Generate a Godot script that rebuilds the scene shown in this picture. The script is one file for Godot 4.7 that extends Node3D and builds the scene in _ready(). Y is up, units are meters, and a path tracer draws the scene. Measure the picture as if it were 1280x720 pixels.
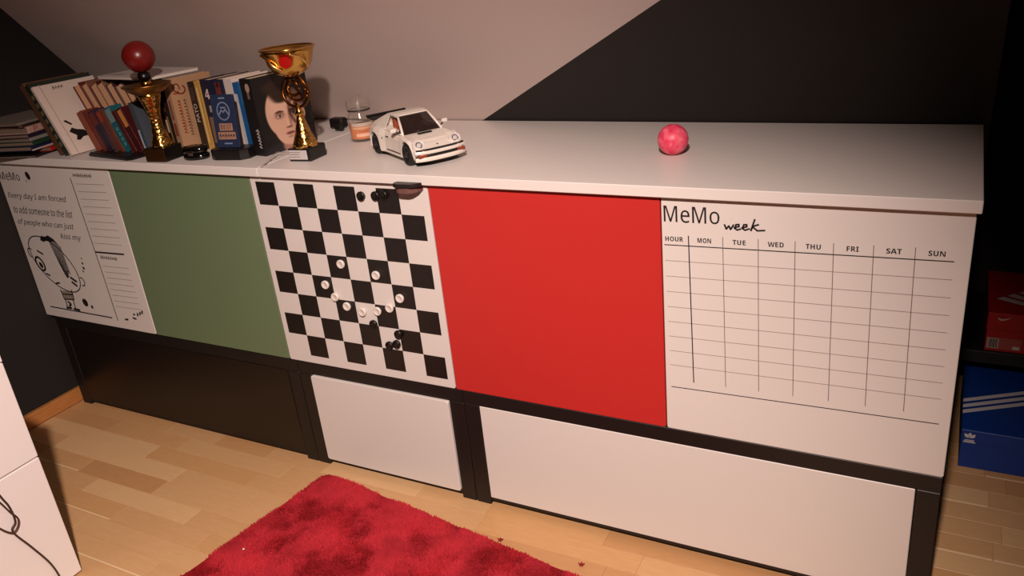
extends Node3D
# Attic room corner: a row of white cabinets with coloured doors under a sloping ceiling.
# World: floor at y = 0, door fronts in the plane z = 0, left wall at x = 0, metres.

const TOP := 0.9887         # upper face of the white cabinet tops
var used := {}
var mats := {}
var rng := RandomNumberGenerator.new()

# ------------------------------------------------------------------ naming
func numbered(called: String) -> String:
	if not used.has(called):
		used[called] = 0
		return called
	used[called] += 1
	return "%s_%03d" % [called, used[called]]

func tag(o: Node, label: String, category: String, group := "") -> void:
	o.set_meta("label", label)
	o.set_meta("category", category)
	if group != "":
		o.set_meta("group", group)

func thing(called: String, label: String, category: String, at := Vector3.ZERO, turn := 0.0, group := "") -> Node3D:
	var o := Node3D.new()
	o.name = numbered(called)
	add_child(o)
	o.position = at
	o.rotation.y = turn
	tag(o, label, category, group)
	return o

func put(called: String, m: Mesh, material: Material, parent: Node = null, at := Vector3.ZERO, basis := Basis.IDENTITY) -> MeshInstance3D:
	var o := MeshInstance3D.new()
	o.mesh = m
	o.material_override = material
	o.transform = Transform3D(basis, at)
	if parent == null:
		o.name = numbered(called)
		add_child(o)
	else:
		o.name = called
		parent.add_child(o, true)
	return o

func struct(called: String, m: Mesh, material: Material, at := Vector3.ZERO) -> MeshInstance3D:
	var o := put(called, m, material, null, at)
	o.set_meta("kind", "structure")
	return o

# ------------------------------------------------------------------ shapes
func tri(st: SurfaceTool, a: Vector3, b: Vector3, c: Vector3, out: Vector3) -> void:
	if (a - c).cross(a - b).dot(out) < 0.0:
		var k := b
		b = c
		c = k
	st.add_vertex(a)
	st.add_vertex(b)
	st.add_vertex(c)

func quad(st: SurfaceTool, a: Vector3, b: Vector3, c: Vector3, d: Vector3, out: Vector3) -> void:
	tri(st, a, b, c, out)
	tri(st, a, c, d, out)

func begin(smooth := false) -> SurfaceTool:
	var st := SurfaceTool.new()
	st.begin(Mesh.PRIMITIVE_TRIANGLES)
	st.set_smooth_group(0 if smooth else -1)
	return st

func done(st: SurfaceTool) -> ArrayMesh:
	st.generate_normals()
	return st.commit()

# a box with chamfered edges, between two corners
func add_box(st: SurfaceTool, lo: Vector3, hi: Vector3, bev := 0.0, frame := Transform3D.IDENTITY) -> void:
	var mid := (lo + hi) * 0.5
	var e := (hi - lo) * 0.5
	var b := minf(bev, minf(e.x, minf(e.y, e.z)) * 0.98)
	var p := func(q: Vector3) -> Vector3: return frame * (mid + q)
	var B := frame.basis
	for s in [-1.0, 1.0]:
		quad(st, p.call(Vector3(s * e.x, -e.y + b, -e.z + b)), p.call(Vector3(s * e.x, e.y - b, -e.z + b)), p.call(Vector3(s * e.x, e.y - b, e.z - b)), p.call(Vector3(s * e.x, -e.y + b, e.z - b)), B * Vector3(s, 0, 0))
		quad(st, p.call(Vector3(-e.x + b, s * e.y, -e.z + b)), p.call(Vector3(e.x - b, s * e.y, -e.z + b)), p.call(Vector3(e.x - b, s * e.y, e.z - b)), p.call(Vector3(-e.x + b, s * e.y, e.z - b)), B * Vector3(0, s, 0))
		quad(st, p.call(Vector3(-e.x + b, -e.y + b, s * e.z)), p.call(Vector3(e.x - b, -e.y + b, s * e.z)), p.call(Vector3(e.x - b, e.y - b, s * e.z)), p.call(Vector3(-e.x + b, e.y - b, s * e.z)), B * Vector3(0, 0, s))
	if b <= 0.0:
		return
	for s in [-1.0, 1.0]:
		for t in [-1.0, 1.0]:
			quad(st, p.call(Vector3(s * e.x, t * (e.y - b), -e.z + b)), p.call(Vector3(s * e.x, t * (e.y - b), e.z - b)), p.call(Vector3(s * (e.x - b), t * e.y, e.z - b)), p.call(Vector3(s * (e.x - b), t * e.y, -e.z + b)), B * Vector3(s, t, 0))
			quad(st, p.call(Vector3(s * e.x, -e.y + b, t * (e.z - b))), p.call(Vector3(s * e.x, e.y - b, t * (e.z - b))), p.call(Vector3(s * (e.x - b), e.y - b, t * e.z)), p.call(Vector3(s * (e.x - b), -e.y + b, t * e.z)), B * Vector3(s, 0, t))
			quad(st, p.call(Vector3(-e.x + b, s * e.y, t * (e.z - b))), p.call(Vector3(e.x - b, s * e.y, t * (e.z - b))), p.call(Vector3(e.x - b, s * (e.y - b), t * e.z)), p.call(Vector3(-e.x + b, s * (e.y - b), t * e.z)), B * Vector3(0, s, t))
			for r in [-1.0, 1.0]:
				tri(st, p.call(Vector3(s * e.x, t * (e.y - b), r * (e.z - b))), p.call(Vector3(s * (e.x - b), t * e.y, r * (e.z - b))), p.call(Vector3(s * (e.x - b), t * (e.y - b), r * e.z)), B * Vector3(s, t, r))

func bx(lo: Vector3, hi: Vector3, bev := 0.0) -> ArrayMesh:
	var st := begin()
	add_box(st, lo, hi, bev)
	return done(st)

# a box whose four upright (z-direction) corners are rounded: for doors and panels
func rounded_panel(w: float, h: float, d: float, r: float, bev := 0.001) -> ArrayMesh:
	return prism(rounded_rect(w, h, r), d, bev)

func rounded_rect(w: float, h: float, r: float, n := 5) -> PackedVector2Array:
	var pts := PackedVector2Array()
	for k in 4:
		var c := Vector2([w - r, r, r, w - r][k], [h - r, h - r, r, r][k])
		for i in n + 1:
			pts.append(c + Vector2.from_angle(PI / 2 * (k + float(i) / n)) * r)
	return pts

# polygon in x, y extruded from z = -d to 0 with a bevel on the front rim
func prism(poly: PackedVector2Array, d: float, bev := 0.0) -> ArrayMesh:
	var st := begin()
	add_prism(st, poly, d, bev, Transform3D.IDENTITY)
	return done(st)

func add_prism(st: SurfaceTool, poly: PackedVector2Array, d: float, bev: float, F: Transform3D) -> void:
	if Geometry2D.is_polygon_clockwise(poly):
		poly = poly.duplicate()
		poly.reverse()
	var inner := poly
	if bev > 0.0:
		var off := Geometry2D.offset_polygon(poly, -bev, Geometry2D.JOIN_MITER)
		if off.size() == 1 and off[0].size() == poly.size():
			var o: PackedVector2Array = off[0]
			var best := 0
			for k in o.size():
				if o[k].distance_to(poly[0]) < o[best].distance_to(poly[0]):
					best = k
			inner = PackedVector2Array()
			if Geometry2D.is_polygon_clockwise(o):
				o.reverse()
				best = o.size() - 1 - best
			for k in o.size():
				inner.append(o[(best + k) % o.size()])
		else:
			bev = 0.0
	var B := F.basis
	var idx := Geometry2D.triangulate_polygon(inner)
	for i in range(0, idx.size(), 3):
		tri(st, F * v3(inner[idx[i]], 0), F * v3(inner[idx[i + 1]], 0), F * v3(inner[idx[i + 2]], 0), B * Vector3(0, 0, 1))
	idx = Geometry2D.triangulate_polygon(poly)
	for i in range(0, idx.size(), 3):
		tri(st, F * v3(poly[idx[i]], -d), F * v3(poly[idx[i + 1]], -d), F * v3(poly[idx[i + 2]], -d), B * Vector3(0, 0, -1))
	var n := poly.size()
	for i in n:
		var j := (i + 1) % n
		var e := poly[j] - poly[i]
		var out := B * Vector3(e.y, -e.x, 0)
		quad(st, F * v3(poly[i], -bev), F * v3(poly[j], -bev), F * v3(poly[j], -d), F * v3(poly[i], -d), out)
		if bev > 0.0:
			quad(st, F * v3(poly[i], -bev), F * v3(poly[j], -bev), F * v3(inner[j], 0), F * v3(inner[i], 0), out + B * Vector3(0, 0, e.length()))

func v3(p: Vector2, z: float) -> Vector3:
	return Vector3(p.x, p.y, z)

# profile of (radius, height) pairs turned about y
func add_lathe(st: SurfaceTool, prof: Array, seg := 40, F := Transform3D.IDENTITY) -> void:
	for i in prof.size() - 1:
		var a: Vector2 = prof[i]
		var b: Vector2 = prof[i + 1]
		var e := b - a
		for k in seg:
			var t0 := TAU * k / seg
			var t1 := TAU * (k + 1) / seg
			var d := Vector3(cos((t0 + t1) / 2), 0, sin((t0 + t1) / 2))
			var out := F.basis * (d * e.y + Vector3(0, -e.x, 0))
			var p0 := F * Vector3(cos(t0) * a.x, a.y, sin(t0) * a.x)
			var p1 := F * Vector3(cos(t1) * a.x, a.y, sin(t1) * a.x)
			var q0 := F * Vector3(cos(t0) * b.x, b.y, sin(t0) * b.x)
			var q1 := F * Vector3(cos(t1) * b.x, b.y, sin(t1) * b.x)
			if a.x > 1e-6:
				tri(st, p0, p1, q0 if b.x < 1e-6 else q1, out)
			if b.x > 1e-6:
				tri(st, p0, q1, q0, out)

func lathe(prof: Array, seg := 40) -> ArrayMesh:
	var st := begin(true)
	add_lathe(st, prof, seg)
	return done(st)

func add_tube(st: SurfaceTool, path: Array, r: float, seg := 8) -> void:
	var up := Vector3(0.13, 0.97, 0.21).normalized()
	var rings := []
	for i in path.size():
		var a: Vector3 = path[maxi(i - 1, 0)]
		var b: Vector3 = path[mini(i + 1, path.size() - 1)]
		var t := (b - a).normalized()
		var s := t.cross(up).normalized()
		up = s.cross(t).normalized()
		var ring := []
		for k in seg:
			var w := TAU * k / seg
			ring.append(path[i] + (s * cos(w) + up * sin(w)) * r)
		rings.append(ring)
	for i in path.size() - 1:
		for k in seg:
			var j := (k + 1) % seg
			var mid: Vector3 = (path[i] + path[i + 1]) * 0.5
			quad(st, rings[i][k], rings[i][j], rings[i + 1][j], rings[i + 1][k], (rings[i][k] + rings[i + 1][j]) * 0.5 - mid)
	for k in range(1, seg - 1):
		tri(st, rings[0][0], rings[0][k], rings[0][k + 1], path[0] - path[1])
		var z := path.size() - 1
		tri(st, rings[z][0], rings[z][k], rings[z][k + 1], path[z] - path[z - 1])

func tube(path: Array, r: float, seg := 8) -> ArrayMesh:
	var st := begin(true)
	add_tube(st, path, r, seg)
	return done(st)

# a smooth path through points
func smooth_path(points: Array, step := 0.006) -> Array:
	var c := Curve3D.new()
	c.bake_interval = step
	for i in points.size():
		var a: Vector3 = points[maxi(i - 1, 0)]
		var b: Vector3 = points[mini(i + 1, points.size() - 1)]
		var t := (b - a) / 6.0
		c.add_point(points[i], -t, t)
	return Array(c.get_baked_points())

# ink: printed or drawn strokes, a hair proud of the plane z = 0
func ink(strokes: Array, width: float, lift := 0.0003) -> ArrayMesh:
	var st := begin()
	for s in strokes:
		for i in s.size() - 1:
			var a: Vector2 = s[i]
			var b: Vector2 = s[i + 1]
			var t := (b - a).normalized()
			var n := Vector2(-t.y, t.x) * width * 0.5
			var g := t * width * 0.25
			add_prism(st, PackedVector2Array([a + n - g, a - n - g, b - n + g, b + n + g]), lift, 0.0, Transform3D(Basis.IDENTITY, Vector3(0, 0, lift)))
	return done(st)

func arc(c: Vector2, rx: float, ry: float, from: float, to: float, turn := 0.0, n := 24) -> Array:
	var out := []
	for i in n + 1:
		var w := deg_to_rad(lerpf(from, to, float(i) / n))
		out.append(c + Vector2(cos(w) * rx, sin(w) * ry).rotated(deg_to_rad(turn)))
	return out

func blob(c: Vector2, rx: float, ry: float, turn := 0.0, n := 18) -> PackedVector2Array:
	return PackedVector2Array(arc(c, rx, ry, 0, 360.0 * (n - 1) / n, turn, n - 1))

# lettering fitted to a rectangle in x, y; slant shears it
func letters(text: String, x0: float, y0: float, x1: float, y1: float, font := "Droid Sans", slant := 0.0, thick := 0.0003, weight := 400) -> ArrayMesh:
	var f := SystemFont.new()
	f.font_names = PackedStringArray([font])
	f.font_weight = weight
	var t := TextMesh.new()
	t.font = f
	t.font_size = 48
	t.pixel_size = 0.01
	t.depth = 0.01
	t.curve_step = 1.0
	t.text = text
	var arr := t.get_mesh_arrays()
	var v: PackedVector3Array = arr[Mesh.ARRAY_VERTEX]
	var lo := Vector3(1e9, 1e9, 1e9)
	var hi := -lo
	for p in v:
		lo = lo.min(p)
		hi = hi.max(p)
	for i in v.size():
		var q := (v[i] - lo) / (hi - lo)
		v[i] = Vector3(lerpf(x0, x1, q.x) + slant * (q.y - 0.5) * (y1 - y0), lerpf(y0, y1, q.y), q.z * thick)
	var a := []
	a.resize(Mesh.ARRAY_MAX)
	a[Mesh.ARRAY_VERTEX] = v
	a[Mesh.ARRAY_NORMAL] = arr[Mesh.ARRAY_NORMAL]
	a[Mesh.ARRAY_INDEX] = arr[Mesh.ARRAY_INDEX]
	var m := ArrayMesh.new()
	m.add_surface_from_arrays(Mesh.PRIMITIVE_TRIANGLES, a)
	return m

func sphere(r: float) -> SphereMesh:
	var s := SphereMesh.new()
	s.radius = r
	s.height = 2 * r
	s.radial_segments = 48
	s.rings = 24
	return s

func cyl(r: float, h: float, r2 := -1.0, seg := 28) -> ArrayMesh:   # along y from 0, edges chamfered
	var c := minf(r, h) * 0.12
	var q := r if r2 < 0 else r2
	return lathe([Vector2(0, 0), Vector2(r - c, 0), Vector2(r, c), Vector2(q, h - c), Vector2(q - c, h), Vector2(0, h)], seg)

# ------------------------------------------------------------------ materials
func mat(color: Color, rough := 0.5, metal := 0.0, spec := 0.5) -> StandardMaterial3D:
	var key := [color, rough, metal, spec]
	if mats.has(key):
		return mats[key]
	var m := StandardMaterial3D.new()
	m.albedo_color = color
	m.roughness = rough
	m.metallic = metal
	m.metallic_specular = spec
	mats[key] = m
	return m

func noise_tex(freq: float, ramp: Array, size := 512, kind := FastNoiseLite.TYPE_SIMPLEX_SMOOTH, seed_no := 1, octaves := 4, warp := 0.0) -> NoiseTexture2D:
	var n := FastNoiseLite.new()
	n.noise_type = kind
	n.frequency = freq
	n.seed = seed_no
	n.fractal_octaves = octaves
	if warp > 0.0:
		n.domain_warp_enabled = true
		n.domain_warp_amplitude = warp
		n.domain_warp_frequency = freq
	var t := NoiseTexture2D.new()
	t.width = size
	t.height = size
	t.seamless = true
	t.noise = n
	if ramp.size():
		var g := Gradient.new()
		var offs := PackedFloat32Array()
		var cols := PackedColorArray()
		for k in ramp.size():
			offs.append(float(k) / (ramp.size() - 1))
			cols.append(ramp[k])
		g.offsets = offs
		g.colors = cols
		t.color_ramp = g
	return t

func wood(light: Color, dark: Color, seed_no: int) -> StandardMaterial3D:
	var m := StandardMaterial3D.new()
	m.albedo_texture = noise_tex(0.012, [dark, light, light.lerp(dark, 0.35), light, dark.lerp(light, 0.4)], 512, FastNoiseLite.TYPE_SIMPLEX_SMOOTH, seed_no, 5)
	m.uv1_triplanar = true
	m.uv1_world_triplanar = true
	m.uv1_scale = Vector3(0.9, 1.0, 9.0)
	m.uv1_offset = Vector3(seed_no * 0.37, 0, seed_no * 0.61)
	m.roughness = 0.42
	m.metallic_specular = 0.45
	return m

func painted(color: Color, rough: float, grain := 0.25) -> StandardMaterial3D:   # plaster or lacquer with a fine uneven relief
	var m := StandardMaterial3D.new()
	m.albedo_color = color
	m.roughness = rough
	m.heightmap_enabled = true
	m.heightmap_texture = plaster
	m.heightmap_scale = grain * 0.1
	m.uv1_triplanar = true
	m.uv1_world_triplanar = true
	m.uv1_scale = Vector3(3, 3, 3)
	return m

var plaster: NoiseTexture2D

# ------------------------------------------------------------------ books
# local frame: x = thickness, y = height, the spine at z = 0 and the leaves towards -z
func book(label: String, at: Vector3, size: Vector3, cover: Color, group: String, lean := 0.0, turn := -7.0, fore_edge := false, page := Color(0.78, 0.69, 0.56), kind := "book") -> Node3D:
	var b := thing(kind, label, kind, at, 0.0, group)
	b.basis = Basis(Vector3.UP, deg_to_rad(turn)) * Basis(Vector3.BACK, deg_to_rad(lean))
	book_parts(b, size, cover, page, fore_edge)
	return b

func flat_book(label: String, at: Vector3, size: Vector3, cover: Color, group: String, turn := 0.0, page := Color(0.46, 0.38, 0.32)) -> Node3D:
	var b := thing("book", label, "book", at, 0.0, group)   # lies flat, the spine looking along +x
	b.basis = Basis(Vector3.UP, deg_to_rad(turn)) * Basis(Vector3(0, 1, 0), Vector3(0, 0, 1), Vector3(1, 0, 0))
	book_parts(b, size, cover, page, false)
	return b

func book_parts(b: Node3D, s: Vector3, cover: Color, page: Color, fore_edge: bool) -> void:
	var w := minf(0.0022, s.x * 0.14)
	var st := begin()
	add_box(st, Vector3(0, 0, -s.z), Vector3(w, s.y, 0), 0.0005)
	add_box(st, Vector3(s.x - w, 0, -s.z), Vector3(s.x, s.y, 0), 0.0005)
	var sp := -s.z if fore_edge else -w * 1.2
	add_box(st, Vector3(0, 0, sp), Vector3(s.x, s.y, sp + w * 1.2), 0.0006)
	put("cover", done(st), mat(cover, 0.45), b)
	st = begin()
	var z0 := -s.z + (w * 1.2 if fore_edge else 0.004)
	var z1 := -0.004 if fore_edge else -w * 1.2
	var n := clampi(int(s.x / 0.006), 2, 5)
	for k in n:                                          # signatures of leaves, slightly uneven
		var x0 := lerpf(w, s.x - w, float(k) / n)
		var x1 := lerpf(w, s.x - w, float(k + 1) / n)
		var e := 0.0006 * (k % 2)
		add_box(st, Vector3(x0, 0.003, z0 + (0.0 if fore_edge else e)), Vector3(x1, s.y - 0.003 - e, z1 - (e if fore_edge else 0.0)), 0.0004)
	put("pages", done(st), mat(page, 0.9), b)

# a printed patch on a book's spine (face "z") or right-hand cover (face "x"); a, b are the corners in that face
func patch(b: Node3D, called: String, size: Vector3, face: String, x0: float, y0: float, x1: float, y1: float, color: Color, lift := 0.0004) -> void:
	if face == "z":
		put(called, bx(Vector3(x0, y0, 0), Vector3(x1, y1, lift)), mat(color, 0.5), b)
	else:
		put(called, bx(Vector3(size.x, y0, x0), Vector3(size.x + lift, y1, x1)), mat(color, 0.5), b)

# lettering up a spine, reading from bottom to top
func spine_text(b: Node3D, text: String, xmid: float, h: float, y0: float, y1: float, color: Color) -> void:
	var m := letters(text, y0, -h / 2, y1, h / 2)
	put("spine_lettering", m, mat(color, 0.5), b, Vector3(xmid, 0, 0.0004), Basis(Vector3.BACK, PI / 2))

func _ready() -> void:
	rng.seed = 7
	# --------------------------------------------------------------- camera, sky, light, exposure
	var f := 1031.56
	var cam := Camera3D.new()
	cam.name = "camera"
	cam.near = 0.05
	cam.far = 60.0
	cam.fov = rad_to_deg(2.0 * atan(360.0 / f))
	cam.position = Vector3(2.94776, 1.50240, 1.64429)
	cam.rotation = Vector3(-0.39941, 0.51767, -0.10575)
	add_child(cam)
	cam.current = true
	var we := WorldEnvironment.new()
	we.name = "environment"
	var env := Environment.new()
	env.background_mode = Environment.BG_COLOR
	env.background_color = Color(0.01, 0.01, 0.012)
	env.tonemap_mode = Environment.TONE_MAPPER_LINEAR
	env.tonemap_exposure = 1.0
	env.sdfgi_enabled = true
	env.ssao_enabled = true
	env.ssil_enabled = true
	we.environment = env
	add_child(we)
	var lamp := SpotLight3D.new()
	lamp.name = "ceiling_lamp_beam"
	lamp.light_color = Color(1.0, 0.90, 0.855)
	lamp.light_energy = 11.7
	lamp.spot_range = 9.0
	lamp.spot_attenuation = 2.0
	lamp.spot_angle = 43.0
	lamp.spot_angle_attenuation = 1.0
	lamp.light_size = 0.04
	lamp.shadow_enabled = true
	add_child(lamp)
	lamp.position = LAMP
	lamp.look_at_from_position(LAMP, AIM)
	setting()
	cabinets()
	floor_things()
	doors_print()
	magnets()
	shelf_and_boxes()
	lamp_fitting()
	books_stack()
	books_leaning()
	books_middle()
	trophies()
	small_things()
	car()

const LAMP := Vector3(2.90, 2.28, 1.79)
const AIM := Vector3(1.42, -0.25, 0.27)

# ------------------------------------------------------------------ the room
func slope_z(y: float) -> float:
	return -0.583 + 0.821 * (y - 0.989)

func setting() -> void:
	plaster = noise_tex(0.02, [], 512, FastNoiseLite.TYPE_SIMPLEX, 3, 5)
	var white := painted(Color(0.78, 0.715, 0.69), 0.85)
	var black := painted(Color(0.125, 0.10, 0.09), 0.85)
	var dim := painted(Color(0.30, 0.27, 0.25), 0.9)
	var R := 4.6
	var F := 4.0
	var H := 2.46
	var BZ := -1.46
	var base := struct("floor", bx(Vector3(-0.2, -0.1, BZ - 0.1), Vector3(R + 0.1, -0.0015, F + 0.1)), mat(Color(0.70, 0.54, 0.38), 0.5))
	planks(base)
	struct("wall_left", bx(Vector3(-0.14, 0, BZ - 0.1), Vector3(-0.004, H, F + 0.1)), painted(Color(0.095, 0.08, 0.075), 0.85))
	struct("wall_right", bx(Vector3(R, 0, BZ - 0.1), Vector3(R + 0.1, H, F + 0.1)), dim)
	struct("wall_front", bx(Vector3(-0.1, 0, F), Vector3(R, H, F + 0.1)), dim)
	# the roof slope: a slab painted white, and black below a raking edge; past x = 3.02 it stops over a niche
	var e0 := Vector2(1.630, 0.984)
	var k := (1.337 - 0.984) / (2.315 - 1.630)
	var nx := 3.02
	var e1 := Vector2(nx, e0.y + k * (nx - e0.x))
	struct("ceiling", slope_slab([Vector2(-0.004, 0.30), Vector2(e0.x, 0.30), e0, e1, Vector2(R, e1.y), Vector2(R, H), Vector2(-0.004, H)]), white)
	struct("wall_back", slope_slab([Vector2(e0.x, 0.30), Vector2(nx, 0.30), e1, e0]), black)
	struct("wall_niche", bx(Vector3(nx - 0.05, 0, BZ - 0.1), Vector3(R, e1.y + 0.1, BZ)), black)
	var cheek := PackedVector2Array([Vector2(-BZ, 0), Vector2(-BZ, e1.y), Vector2(0.125 - slope_z(e1.y), e1.y), Vector2(0.125 - slope_z(0.30), 0.30), Vector2(0.125 - slope_z(0.30), 0)])
	var cs := begin()
	add_prism(cs, cheek, 0.05, 0.0, Transform3D(side_quad(), Vector3(nx - 0.002, 0, 0)))
	struct("wall_niche_side", done(cs), black)
	struct("wall_niche_head", bx(Vector3(nx - 0.05, e1.y + 0.001, BZ), Vector3(R, e1.y + 0.1, slope_z(e1.y) - 0.14)), black)
	struct("wall_knee", bx(Vector3(-0.004, 0, slope_z(0.3) - 0.25), Vector3(nx - 0.06, 0.31, slope_z(0.3) - 0.13)), black)
	struct("ceiling", bx(Vector3(-0.1, H, BZ - 0.1), Vector3(R + 0.1, H + 0.1, F + 0.1)), white)
	# oak baseboard along the left wall
	var oak := wood(Color(0.74, 0.50, 0.28), Color(0.60, 0.37, 0.19), 11)
	oak.uv1_scale = Vector3(9, 9, 0.9)
	struct("baseboard_left", bx(Vector3(-0.004, 0, -1.1), Vector3(0.018, 0.055, F), 0.003), oak)

func slope_slab(outline: Array) -> ArrayMesh:
	var st := begin()
	var on := func(p: Vector2, back: float) -> Vector3: return Vector3(p.x, p.y, slope_z(p.y) - back)
	var poly := PackedVector2Array(outline)
	var idx := Geometry2D.triangulate_polygon(poly)
	for i in range(0, idx.size(), 3):
		for side in [0.0, 0.12]:
			tri(st, on.call(poly[idx[i]], side), on.call(poly[idx[i + 1]], side), on.call(poly[idx[i + 2]], side), Vector3(0, 0, 1 if side == 0.0 else -1))
	for i in poly.size():
		var a: Vector2 = poly[i]
		var b: Vector2 = poly[(i + 1) % poly.size()]
		quad(st, on.call(a, 0), on.call(b, 0), on.call(b, 0.12), on.call(a, 0.12), Vector3(b.y - a.y, a.x - b.x, 0))
	return done(st)

func planks(base: Node3D) -> void:
	var tones := [
		wood(Color(0.79, 0.63, 0.45), Color(0.73, 0.56, 0.38), 1), wood(Color(0.76, 0.59, 0.405), Color(0.70, 0.525, 0.345), 2),
		wood(Color(0.83, 0.685, 0.505), Color(0.78, 0.63, 0.45), 3), wood(Color(0.785, 0.615, 0.425), Color(0.72, 0.545, 0.36), 4),
		wood(Color(0.74, 0.565, 0.385), Color(0.685, 0.505, 0.33), 5), wood(Color(0.80, 0.645, 0.465), Color(0.75, 0.585, 0.405), 6)]
	var pale := mat(Color(0.88, 0.77, 0.61), 0.4)
	var lengths := [0.24, 0.36, 0.47, 0.60]
	var shapes := []
	var saps := []
	var w := 0.0708
	for l in lengths:
		shapes.append(bx(Vector3(0.0003, -0.006, 0.0003), Vector3(l - 0.0003, 0, w - 0.0003), 0.0005))
		saps.append(bx(Vector3(0.002, -0.004, w - 0.006), Vector3(l - 0.002, 0.0002, w - 0.0012), 0.0002))
	var r := RandomNumberGenerator.new()
	r.seed = 21
	var row := 0
	var z := 0.115 - 22.0 * w
	while z < 0.80:
		var behind := z + w < -0.06
		var x := 2.9 - r.randf() * 0.3 if behind else 0.019 - r.randf() * 0.2
		var right := 3.75 if z < 0.2 else 2.5
		while x < right:
			var k := r.randi() % 4
			var s: float = lengths[k]
			var x0 := maxf(x, 0.019)
			var p := put("plank", shapes[k] if x0 == x else bx(Vector3(0, -0.006, 0.0003), Vector3(x + s - x0, 0, w - 0.0003), 0.0005), tones[r.randi() % 6], base, Vector3(x0, 0, z))
			if r.randf() < 0.22 and x0 == x:
				put("sapwood_edge", saps[k], pale, p)
			x += s
		z += w
		row += 1

# ------------------------------------------------------------------ cabinets
var door_nodes := []

func cabinets() -> void:
	var lacquer := mat(Color(0.86, 0.84, 0.82), 0.38)
	var white := mat(Color(0.84, 0.82, 0.80), 0.42)
	var black := mat(Color(0.075, 0.06, 0.055), 0.5)
	var colours := [white, mat(Color(0.40, 0.475, 0.35), 0.5), white, mat(Color(0.73, 0.17, 0.155), 0.45), white]
	var called := ["memo board door", "sage green door", "chessboard door", "plain red door", "weekly planner door"]
	var a := thing("wall_cabinet", "white two-door cabinet with a doodled memo board door and a sage green door", "cabinet", Vector3(0, 0.375, 0))
	var b := thing("wall_cabinet", "white three-door cabinet with chessboard, red and weekly planner doors", "cabinet", Vector3(1.2, 0.375, 0))
	put("body", bx(Vector3(0.001, 0.001, -0.573), Vector3(1.199, 0.5865, -0.022), 0.001), white, a)
	put("body", bx(Vector3(0.001, 0.001, -0.573), Vector3(1.799, 0.5865, -0.022), 0.001), white, b)
	var panel := rounded_panel(0.597, 0.585, 0.019, 0.005, 0.0012)
	for k in 5:
		var d := put("door", panel, colours[k], a if k < 2 else b, Vector3(0.6 * k + 0.0015 - (0.0 if k < 2 else 1.2), 0.0015, 0))
		d.set_meta("label", called[k])
		door_nodes.append(d)
	var t := put("cabinet_top", bx(Vector3(0.0, 0.9635, -0.579), Vector3(1.2535, TOP, 0.017), 0.0015), lacquer)
	tag(t, "short white top board under the books and trophies", "cabinet top")
	t = put("cabinet_top", bx(Vector3(1.2565, 0.9635, -0.579), Vector3(3.006, TOP, 0.017), 0.0015), lacquer)
	tag(t, "long white top board carrying the toy car and the pink ball", "cabinet top")
	# black floor units that carry the row
	var spans := [[0.04, 1.221], [1.223, 1.816], [1.818, 2.998]]
	var said := ["black low drawer unit with a black front under the memo and green doors", "narrow black low unit with a white drawer front under the chessboard door", "wide black low unit with a long white drawer front under the red and planner doors"]
	var grp := "low black floor units"
	for k in 3:
		var w: float = spans[k][1] - spans[k][0]
		var u := thing("base_unit", said[k], "drawer unit", Vector3(spans[k][0], 0, 0), 0.0, grp)
		put("top_rail", bx(Vector3(0, 0.333, -0.55), Vector3(w, 0.3745, -0.002), 0.0015), black, u)
		for s in [0, 1]:
			for q in [0, 1]:
				var x: float = [0.0, w - 0.047][s]
				var z: float = [-0.05, -0.55][q]
				put("leg", bx(Vector3(x, 0.0, z), Vector3(x + 0.047, 0.3325, z + 0.047), 0.002), black, u)
			put("side_panel", bx(Vector3([0.012, w - 0.03][s], 0.03, -0.50), Vector3([0.03, w - 0.012][s], 0.332, -0.052)), black, u)
		put("bottom_rail", bx(Vector3(0.048, 0.014, -0.05), Vector3(w - 0.048, 0.030, -0.006), 0.001), black, u)
		put("back_panel", bx(Vector3(0.048, 0.03, -0.54), Vector3(w - 0.048, 0.332, -0.53)), black, u)
		var out: float = [0.0, 0.008, 0.001][k] 
		var fr := put("drawer_front", rounded_panel(w - 0.098 + [0, 0.002, 0][k], 0.305, 0.02, [0.002, 0.008, 0.002][k], 0.0014), [mat(Color(0.075, 0.052, 0.045), 0.38), white, white][k], u, Vector3(0.049, 0.0265, out - 0.004))
		fr.set_meta("label", ["black drawer front", "white drawer front", "long white drawer front"][k])
		put("drawer_box", bx(Vector3(0.07, 0.04, -0.52), Vector3(w - 0.07, 0.29, out - 0.024)), black, u)

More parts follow.
